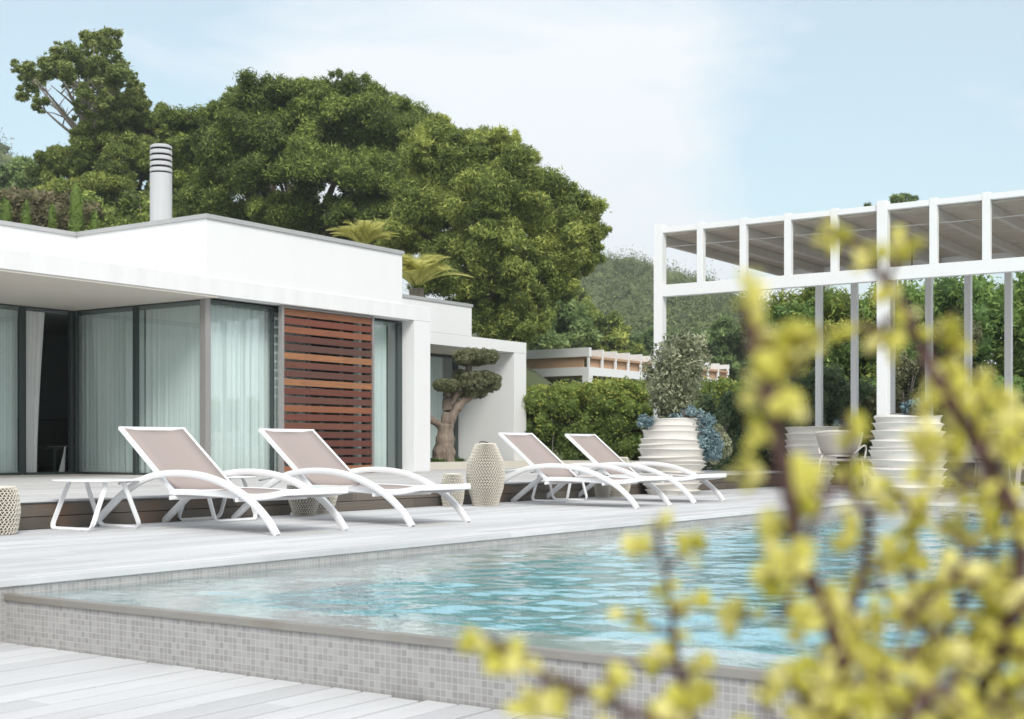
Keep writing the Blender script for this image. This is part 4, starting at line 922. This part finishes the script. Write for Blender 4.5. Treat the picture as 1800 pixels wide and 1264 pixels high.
# ---- clipped hedge right of the wing
def hedge_box(name, label, x0, y0, x1, y1, z0, z1, leafm, count, size, seed, group=None, rough=.07, kr=(.1, .9)):
    g = np.random.default_rng(seed); t = thing(name, label, 'hedge', (x0, y0, z0), group); lob = []
    n = int((abs(x1 - x0) * abs(y1 - y0) + (abs(x1 - x0) + abs(y1 - y0)) * (z1 - z0)) * 17)
    for _ in range(n):
        r = g.uniform(.13, .26); f = g.random(); x = g.uniform(x0 + .1, x1 - .1); y = g.uniform(y0 + .1, y1 - .1); z = g.uniform(z0 + .05, z1 - r * .6)
        if f < .55: x = x0 + r * .55 + g.normal() * rough
        elif f < .8: z = z1 - r * .75 + g.normal() * rough * .8
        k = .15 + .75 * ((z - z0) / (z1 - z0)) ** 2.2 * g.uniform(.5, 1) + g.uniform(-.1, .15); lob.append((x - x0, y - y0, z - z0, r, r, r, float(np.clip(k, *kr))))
    for i in range(int((y1 - y0) * 7)):
        r = .36; lob.append(((x1 - x0) * .5 + g.uniform(-.05, .1), g.uniform(.35, y1 - y0 - .35), g.uniform(.3, z1 - z0 - .42), r, r, r, .2))
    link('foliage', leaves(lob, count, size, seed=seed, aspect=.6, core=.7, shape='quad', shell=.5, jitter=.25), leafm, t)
    m = MB(); gg = random.Random(seed)
    for i in range(int((y1 - y0) * 2)):
        y = gg.uniform(.1, y1 - y0 - .1); x = gg.uniform(.02, .25); m.tube([(x, y, 0), (x + .05, y + gg.uniform(-.1, .1), .6), (x, y + gg.uniform(-.15, .15), 1.3)], [.014, .010, .005], 5)
    m.build('stems', 'bark_grey', t); return t
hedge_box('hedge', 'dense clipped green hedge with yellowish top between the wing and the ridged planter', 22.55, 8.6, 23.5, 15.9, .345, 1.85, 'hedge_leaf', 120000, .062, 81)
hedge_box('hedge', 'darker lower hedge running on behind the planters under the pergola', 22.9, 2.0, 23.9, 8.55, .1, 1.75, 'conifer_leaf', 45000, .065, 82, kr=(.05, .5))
# ---- bushes and conifers behind the pergola
def bush(name, label, cat, px, top, d, w, leafm, count, size, seed, group=None, twigs=0, col=1.0, shape='quad', asp=.45, zb=None):
    p = at(px, 787, d); p.z = terrain(p.x, p.y).item() if zb is None else zb; t = thing(name, label, cat, p, group); H_ = EYE + (HOR - top) * d / FPX - p.z; g = random.Random(seed); lb = []
    for k in range(46):
        a = g.uniform(0, 2 * PI); u = g.uniform(.12, .95) ** .8; rr = w * math.sin(PI * (.18 + .72 * (1 - u))) ** .6 * g.uniform(.3, 1) * col; r = w * g.uniform(.2, .42) * (1 - .35 * u)
        lb.append((rr * math.cos(a), rr * math.sin(a), H_ * u - r * .2, r, r, r * g.uniform(.9, 1.5), g.uniform(.05, 1)))
    link('crown', leaves(lb, count, size, seed=seed, aspect=asp, core=.6, shape=shape, shell=.7, jitter=.5), leafm, t)
    m = MB(); m.tube([(0, 0, -.15), (.05, 0, H_ * .4), (0, .03, H_ * .75)], [.08, .06, .02], 7)
    for k in range(8 + twigs):
        l = g.choice(lb); m.tube(catmull([(0, 0, H_ * g.uniform(.1, .5)), (l[0] * .6, l[1] * .6, l[2] * .8), (l[0] * (1 if k < 8 else 1.3), l[1] * (1 if k < 8 else 1.3), l[2] + .1)], 4), lerpl(.03, .006, 9), 5)
    m.build('trunk', 'bark_grey', t, smooth=True); return t
GP = 'tall shrubs behind the pergola'
for i, a in enumerate(((1385, 520, 26, 1.0, 'conifer_leaf', 'bright green conifer at the left end of the row behind the pergola'), (1450, 500, 26.5, 1.2, 'hedge_leaf', 'yellow-green leafy shrub behind the paired slim posts'), (1530, 515, 27, 1.2, 'conifer_leaf', 'green conifer behind the front pergola column'),
                       (1620, 490, 26, 1.25, 'conifer_leaf', 'dense green conifer behind the posts right of the front column'), (1705, 485, 25.5, 1.3, 'conifer_leaf', 'dense green conifer behind the second post from the right'), (1790, 480, 25, 1.3, 'conifer_leaf', 'dense green conifer at the right edge behind the pergola'), (1880, 480, 24.5, 1.3, 'conifer_leaf', 'green conifer at the far end behind the pergola'))):
    bush('conifer_shrub', a[5], 'shrub', a[0], a[1], a[2], a[3], a[4], 26000, .11, 90 + i, GP, twigs=(10 if i < 3 else 0), shape='tri', asp=.4)
for i, a in enumerate(((1425, 640, 22.6, .62, 'dark_leaf', 'dark olive-green climber around the slim post behind the chair'), (1490, 660, 22.9, .6, 'dark_leaf', 'dark leafy shrub behind the dining table'), (1590, 620, 22.8, .62, 'olive_leaf', 'grey-green shrub behind the front pergola column'), (1675, 560, 22.4, .62, 'olive_leaf', 'tall grey-green shrub climbing beside the post right of the column'), (1350, 700, 23.2, .7, 'dark_leaf', 'low dark shrub left of the dining set'), (1270, 690, 23.4, .6, 'dark_leaf', 'low dark shrub right of the trailing blue succulent'))):
    bush('leafy_shrub', a[5], 'shrub', a[0], a[1], a[2], a[3], a[4], 12000, .075, 110 + i, 'leafy shrubs behind the dining set', twigs=6)
# ---- planter plants
def stalky(name, label, px, y0, y1, d, w, leafm, count, size, seed, cat='shrub', asp=.42, n=26, group=None):
    p = at(px, y0, d); t = thing(name, label, cat, p, group); g = random.Random(seed); Ht = (y0 - y1) * d / FPX; lb = []; m = MB()
    for k in range(n):
        a = g.uniform(0, 2 * PI); u = g.uniform(.25, 1); rr = w * (u ** .7) * g.uniform(.1, 1) * (1.15 - .45 * u); e = Vector((rr * math.cos(a), rr * math.sin(a), Ht * u * g.uniform(.85, 1))); m.tube(catmull([(0, 0, -.08), (e.x * .45, e.y * .45, e.z * .6), e], 4), lerpl(.012, .004, 9), 5)
        for q in (.45, .7, .95): r = w * g.uniform(.16, .30); lb.append((e.x * q, e.y * q, e.z * q, r, r, r * 1.2, g.random()))
    link('foliage', leaves(lb, count, size, seed=seed, aspect=asp, core=0, shape='quad', shell=.95, out=.35, upb=.5), leafm, t); m.build('stems', 'bark_grey', t, smooth=True); return t
stalky('planter_bush', 'grey-green leafy bush growing from the ridged planter behind the rightmost lounger', 1190, 742, 580, 17.2, .66, 'grey_leaf', 26000, .055, 130, n=60)
def trailing(name, label, d, pts, leafm, count, size, seed, r=.10):
    p = at(pts[0][0], pts[0][1], d); t = thing(name, label, 'succulent', p); g = random.Random(seed); lb = []
    for (x, y) in pts: q = at(x, y, d + g.uniform(-.12, .12)) - p; rr = r * g.uniform(.7, 1.25); lb.append((q.x, q.y, q.z, rr, rr, rr, g.random()))
    link('foliage', leaves(lb, count, size, seed=seed, aspect=.28, core=.35, shape='quad', shell=.8, out=.75, upb=.35), leafm, t)
    m = MB()
    for l in lb: m.tube([(0, 0, 0), (l[0] * .5, l[1] * .5, l[2] * .5 + .04), l[:3]], [.008, .006, .004], 5)
    m.build('stems', 'bark_grey', t); return t
trailing('blue_succulent', 'blue-grey trailing succulent spilling over the right rim of the ridged planter', 17.0, [(1200,726),(1195,735),(1215,722),(1230,730),(1212,742),(1232,748),(1246,760),(1222,762),(1238,776),(1256,772),(1228,785),(1246,790),(1240,802),(1256,796),(1212,755),(1262,782),(1245,740),(1186,738)], 'blue_leaf', 9000, .05, 140, .085)
trailing('blue_succulent', 'small tuft of blue-grey succulent on the left rim of the ridged planter', 17.0, [(1148,738),(1140,742),(1130,736),(1142,750),(1128,744)], 'blue_leaf', 2200, .045, 141, .055)
trailing('grey_succulent', 'silvery leafy plant hanging beside the trailing blue succulent', 17.3, [(1262,755),(1272,768),(1264,785),(1276,792),(1268,800),(1255,808),(1275,778)], 'grey_leaf', 3000, .04, 142, .075)
stalky('planter_bush', 'small blue-green plant on top of the ridged planter right of the pergola column', 1600, 738, 700, 15.2, .22, 'blue_leaf', 3000, .045, 131, n=14)
stalky('planter_bush', 'low bluish agave-like plant beside the slim post behind the dining chair', 1478, 768, 735, 20.6, .22, 'blue_leaf', 1500, .09, 133, asp=.16, n=10)
stalky('straw_plant', 'small straw-yellow drooping plant on the stone bed wall', 1318, 806, 770, 22.6, .28, 'straw_leaf', 2600, .07, 134, asp=.12, n=18, cat='plant')
# ---- cloud-pruned olive in the bed
OB = at(781, 812, 24.4); t = thing('olive_tree', 'old cloud-pruned olive tree with gnarled trunk before the wing window', 'olive tree', OB)
def o_(x, y, dd=0): return at(x, y, 24.4 + dd) - OB
m = MB()
def gn(pts, r0, r1, k=6, n=12, seed=0):
    g = random.Random(seed); P_ = catmull(pts, k); rr = [r * .84 * (1 + .07 * math.sin(i * 1.1 + seed) + g.uniform(-.03, .03)) for i, r in enumerate(lerpl(r0, r1, len(P_)))]; m.tube(P_, rr, n)
gn([o_(779,818), o_(781,795), o_(783,770), o_(784,745)], .27, .16, seed=1); gn([o_(770,818,.1), o_(772,790,.1), o_(780,765)], .16, .10, seed=2); gn([o_(789,818,-.1), o_(786,790,-.1), o_(783,765)], .14, .10, seed=7)
gn([o_(783,755), o_(770,745), o_(758,737,-.1), o_(748,722,-.2)], .11, .05, seed=3)
gn([o_(784,750), o_(787,725), o_(786,700), o_(787,688)], .14, .08, seed=4)
gn([o_(788,745), o_(800,722), o_(815,705), o_(835,694), o_(850,690)], .12, .05, seed=5)
gn([o_(790,712), o_(805,690), o_(818,668), o_(824,650), o_(825,638)], .09, .06, seed=6); gn([o_(798,698), o_(790,678,.2), o_(780,670,.3)], .05, .03, seed=8); gn([o_(810,705), o_(805,720)], .03, .01, seed=9)
m.build('trunk', 'bark_olive', t, smooth=True)
def pad(x0, y0, x1, y1, dep, seed, dd=0, nn=30):
    g = random.Random(seed); a, b_ = o_(x0, y0, dd), o_(x1, y1, dd); o = []; hx = math.hypot(b_.x - a.x, b_.y - a.y) / 2; hz = abs(b_.z - a.z) / 2; c0 = (a + b_) / 2
    for i in range(nn * 6):
        d = Vector((g.gauss(0, 1), g.gauss(0, 1), g.gauss(0, 1))); k = (abs(d.x) ** 4 + abs(d.y) ** 4 + abs(d.z) ** 4) ** .25; d = d / k * (g.uniform(.86, 1.0) if i % 4 else g.uniform(.1, .8)); r = g.uniform(.045, .075)
        q = c0 + RT * d.x * (hx - .05) + FW * d.y * dep * .9 + Vector((0, 0, d.z * (hz - .045) * (1 - .12 * abs(d.x)))); o.append((q.x, q.y, q.z, r, r, r, g.random()))
    return o
for k, (lb, cnt) in enumerate(((pad(794, 613, 877, 642, .38, 1, nn=44), 16000), (pad(806, 652, 882, 690, .38, 2, nn=44) + pad(815, 680, 858, 700, .2, 5, nn=10), 16000), (pad(761, 667, 808, 688, .25, 3, -.2, nn=26), 9000), (pad(795, 651, 830, 672, .3, 4, .3, nn=18), 6000), (pad(800, 680, 820, 698, .15, 6, .1, nn=10), 2500))):
    link('foliage_pad', leaves(lb, int(cnt * 1.4), .040, seed=150 + k, aspect=.45, core=.62, shape='quad', shell=.6, spike=.2, jitter=.25), 'olive_leaf', t)
g_ = [(x, y, z, .06, .09, .07, random.random()) for x, y, z in [(random.uniform(17.2, 19.9) , random.uniform(14.68, 15.15), .34) for _ in range(160)]]
gc = link('ground_cover', leaves(g_, 9000, .06, seed=160, aspect=.35, core=0, shape='quad', upb=.8, out=.3), 'cover_leaf'); tag(gc, 'green ground cover at the foot of the olive tree', 'ground cover', None, 'stuff')
# ================================================================== FOREGROUND SHRUB (out of focus, close to the camera)
JD = .95; jb = at(1640, 787, .74); jb.z = ZL
JS = thing('jade_shrub', 'yellow-green succulent jade shrub with red-brown stems, close to the camera and blurred', 'shrub', (jb.x, jb.y, ZL + .42))
JO = Vector((jb.x, jb.y, ZL + .42)); g = random.Random(21)
JK = .62
def j(x, y, d=JD): return at(x, y, d * JK) - JO
stems = [
 ([(1600,1500,1.05),(1700,1280,1.0),(1780,1080,.98),(1790,930,.97),(1745,830,.97),(1700,755,.98),(1660,690,.98),(1625,625,.99),(1590,545,1.0),(1545,480,1.0),(1500,425,1.0),(1475,405,1.0)], .0095, .0045),
 ([(1590,1500,1.05),(1545,1350,.98),(1500,1215,.93),(1450,1080,.9),(1410,980,.88),(1388,880,.87),(1370,780,.86),(1350,700,.86),(1330,640,.87),(1320,590,.88),(1305,540,.88)], .0095, .0050),
 ([(1560,1480,1.0),(1400,1380,.95),(1200,1290,.92),(1070,1235,.92),(1010,1205,.92),(950,1185,.93),(890,1140,.94),(850,1120,.95)], .0065, .0030),
 ([(1500,1420,1.0),(1300,1330,1.02),(1205,1250,1.05),(1190,1160,1.05),(1178,1060,1.06),(1165,980,1.06),(1155,940,1.06)], .0050, .0025),
 ([(1500,1215,.93),(1490,1120,.97),(1510,1030,1.0),(1530,930,1.02),(1500,870,1.03),(1480,850,1.03)], .0055, .003),
 ([(1520,1260,.95),(1590,1160,.97),(1640,1130,1.0),(1720,1140,1.0),(1790,1110,1.0)], .006, .004),
 ([(1600,1450,1.05),(1620,1300,1.1),(1640,1150,1.12),(1600,1000,1.13),(1610,930,1.13),(1590,880,1.13)], .006, .003),
 ([(1640,1150,1.12),(1700,1050,1.12),(1750,960,1.12),(1760,860,1.12)], .005, .003),
 ([(1790,1080,.98),(1830,980,1.0),(1850,860,1.0),(1830,760,1.0)], .006, .003),
 ([(1450,1080,.9),(1400,1090,.92),(1340,1085,.95),(1280,1100,.98)], .003, .002),
 ([(1600,1400,1.0),(1500,1300,.9),(1420,1240,.88),(1380,1180,.88)], .005, .003),
 ([(1660,690,.98),(1630,720,.97),(1600,735,.96)], .0045, .003), ([(1590,545,1.0),(1560,560,1.0),(1535,590,1.0)], .003, .002), ([(1625,625,.99),(1670,640,1.0),(1710,650,1.0)], .003, .002),
 ([(1745,830,.97),(1700,850,.95),(1660,870,.95),(1620,850,.95)], .004, .002), ([(1410,980,.88),(1440,900,.9),(1475,850,.92),(1500,800,.93)], .004, .002), ([(1350,700,.86),(1385,660,.87),(1400,610,.88)], .003, .002),
 ([(1640,1400,.9),(1700,1300,.88),(1760,1230,.88),(1830,1180,.9)], .006, .004), ([(1600,1420,.9),(1580,1320,.86),(1620,1230,.86),(1690,1190,.87)], .006, .004), ([(1560,1400,.88),(1470,1330,.84),(1400,1290,.84)], .005, .003), ([(1620,1450,.95),(1560,1330,.93),(1540,1240,.93),(1570,1150,.94),(1600,1080,.95)], .004, .002), ([(1660,1450,1.0),(1680,1300,.98),(1730,1180,.98),(1760,1090,.98)], .004, .002),
 ([(1600,1080,.95),(1660,1030,.96),(1700,980,.97),(1720,930,.98)], .004, .002), ([(1750,1400,1.0),(1770,1280,.98),(1760,1180,.97),(1790,1080,.96)], .004, .002), ([(1640,1130,1.0),(1600,1080,1.0),(1560,1040,1.0),(1540,990,1.0)], .004, .002),
 ([(1500,1300,.95),(1450,1220,.95),(1470,1150,.96),(1520,1100,.97)], .004, .002), ([(1540,1400,.9),(1440,1330,.88),(1350,1260,.88),(1330,1200,.88)], .004, .002), ([(1600,1450,.9),(1520,1340,.88),(1480,1270,.88)], .004, .002), ([(1720,1400,.9),(1690,1300,.88),(1640,1240,.88),(1600,1210,.88)], .004, .002),
 ([(1700,1500,1.1),(1790,1350,1.1),(1850,1200,1.1),(1880,1050,1.1)], .007, .004)]
m = MB(); nodes = []
for pts, r0, r1 in stems:
    P_ = catmull([j(*p) for p in pts], 7); rr = lerpl(r0 * .42, r1 * .42, len(P_)); rr = [r * (1.18 if i % 5 == 0 else .95) for i, r in enumerate(rr)]; m.tube(P_, rr, 9)
    acc = 0
    for a, b_ in zip(P_, P_[1:]):
        acc += (b_ - a).length
        if acc > .0070: acc = 0; nodes.append((b_, (b_ - a).normalized()))
m.tube([(0, 0, -.1), (.01, 0, .02), j(1600, 1480, 1.05)], [.020, .018, .014], 10)
m.tube([(0, 0, -.06), j(1650, 1480, 1.1)], [.016, .012], 10)
leafs = []
def jleaf(p, d, s):
    leafs.append((p + d * s * .5, d, s))
def rvec(): return Vector((g.gauss(0, 1), g.gauss(0, 1), g.gauss(0, 1))).normalized()
extra_pts = []
for (p, td) in nodes:
    ph = p + JO; zrel = (ph - Vector((0, 0, EYE))); dd = ph.x * FW.x + ph.y * FW.y; py = HOR - (ph.z - EYE) / dd * FPX; px = 900 + (ph.x * RT.x + ph.y * RT.y) / dd * FPX
    dense = 1.0 if (px > 1450 and py > 860) else .95
    if py > 1340: continue
    if g.random() < dense * .78:
        sd_ = td.cross(rvec()).normalized(); L = g.uniform(.008, .032); e = p + (sd_ + td * .5).normalized() * L; m.tube([p, e], [.0016, .001], 5)
        for q in range(g.randint(2, 4)):
            o = p.lerp(e, .4 + .6 * q / 4); dv = ((e - p).normalized() + rvec() * 1.0).normalized(); jleaf(o, dv, g.uniform(.0074, .0126)); jleaf(o, ((e - p).normalized() - dv * .7 + rvec() * .5).normalized(), g.uniform(.0074, .0126))
    elif g.random() < .55:
        dv = (td.cross(rvec()).normalized() + td * .3).normalized(); jleaf(p, dv, g.uniform(.0074, .0126)); jleaf(p, (td * .3 - dv).normalized(), g.uniform(.0074, .0126))
m.build('stems', 'bark_jade', JS, smooth=True)
# leaf bodies: small plump obovate leaves
def jade_mesh():
    rings = [(0.0, .05), (.25, .52), (.55, .95), (.8, .9), (.97, .45)]; ns = 8; bv = []
    for t_, w_ in rings:
        for i in range(ns): a = 2 * PI * i / ns; bv.append((t_, .46 * w_ * math.cos(a), .12 * w_ * math.sin(a)))
    bv = np.array(bv); bf = [[jj * ns + i, jj * ns + (i + 1) % ns, (jj + 1) * ns + (i + 1) % ns] for jj in range(4) for i in range(ns)] + [[jj * ns + i, (jj + 1) * ns + (i + 1) % ns, (jj + 1) * ns + i] for jj in range(4) for i in range(ns)] + [[4 * ns, 4 * ns + i, 4 * ns + i + 1] for i in range(1, ns - 1)]
    bf = np.array(bf); ev = []; ef = []; vv = []; kk = []
    for n_, (p, d, s) in enumerate(leafs):
        u = d.cross(rvec()).normalized(); w_ = d.cross(u); Mx = np.array([list(d), list(u), list(w_)]) * s; ev.append(bv @ Mx + np.array(list(p - d * s * .5))); ef.append(bf + n_ * len(bv)); v_ = g.random(); vv.append(np.full(len(bv), v_)); kk.append(np.full(len(bv), g.random()))
    v = np.vstack(ev); f = np.vstack(ef); me = bpy.data.meshes.new('foliage'); me.from_pydata(v.tolist(), [], f.tolist()); a = me.attributes.new('v', 'FLOAT', 'POINT'); a.data.foreach_set('value', np.concatenate(vv).astype(np.float32)); a = me.attributes.new('k', 'FLOAT', 'POINT'); a.data.foreach_set('value', np.concatenate(kk).astype(np.float32)); return me
link('foliage', jade_mesh(), 'jade_leaf', JS, True)
t = thing('shrub_pot', 'plain pale pot holding the blurred jade shrub in the foreground', 'plant pot', (jb.x, jb.y, ZL))
m = MB(); m.lathe([(.13, .0), (.16, .1), (.19, .30), (.20, .42), (.205, .44), (.185, .44), (.18, .40)], 40); m.build('pot', 'pot_white', t, smooth='auto'); m = MB(); m.lathe([(.17, .37), (.178, .40)], 30); m.build('soil', 'soil', t)
print('leaves', len(leafs))

# ================================================================== THE AIR
hm = bpy.data.materials.new('haze_air'); hm.use_nodes = True; t_ = hm.node_tree; t_.nodes.clear(); o_ut = t_.nodes.new('ShaderNodeOutputMaterial'); pv = t_.nodes.new('ShaderNodeVolumePrincipled')
pv.inputs['Color'].default_value = (.90, .95, 1.0, 1); pv.inputs['Density'].default_value = HAZE; pv.inputs['Anisotropy'].default_value = .2; t_.links.new(pv.outputs[0], o_ut.inputs['Volume']); M['haze_air'] = hm
tag(B('haze', 'haze_air', None, (-605, -605, -4, 605, 605, 72)), 'thin pale haze over the distant wooded hills', 'haze', None, 'stuff')
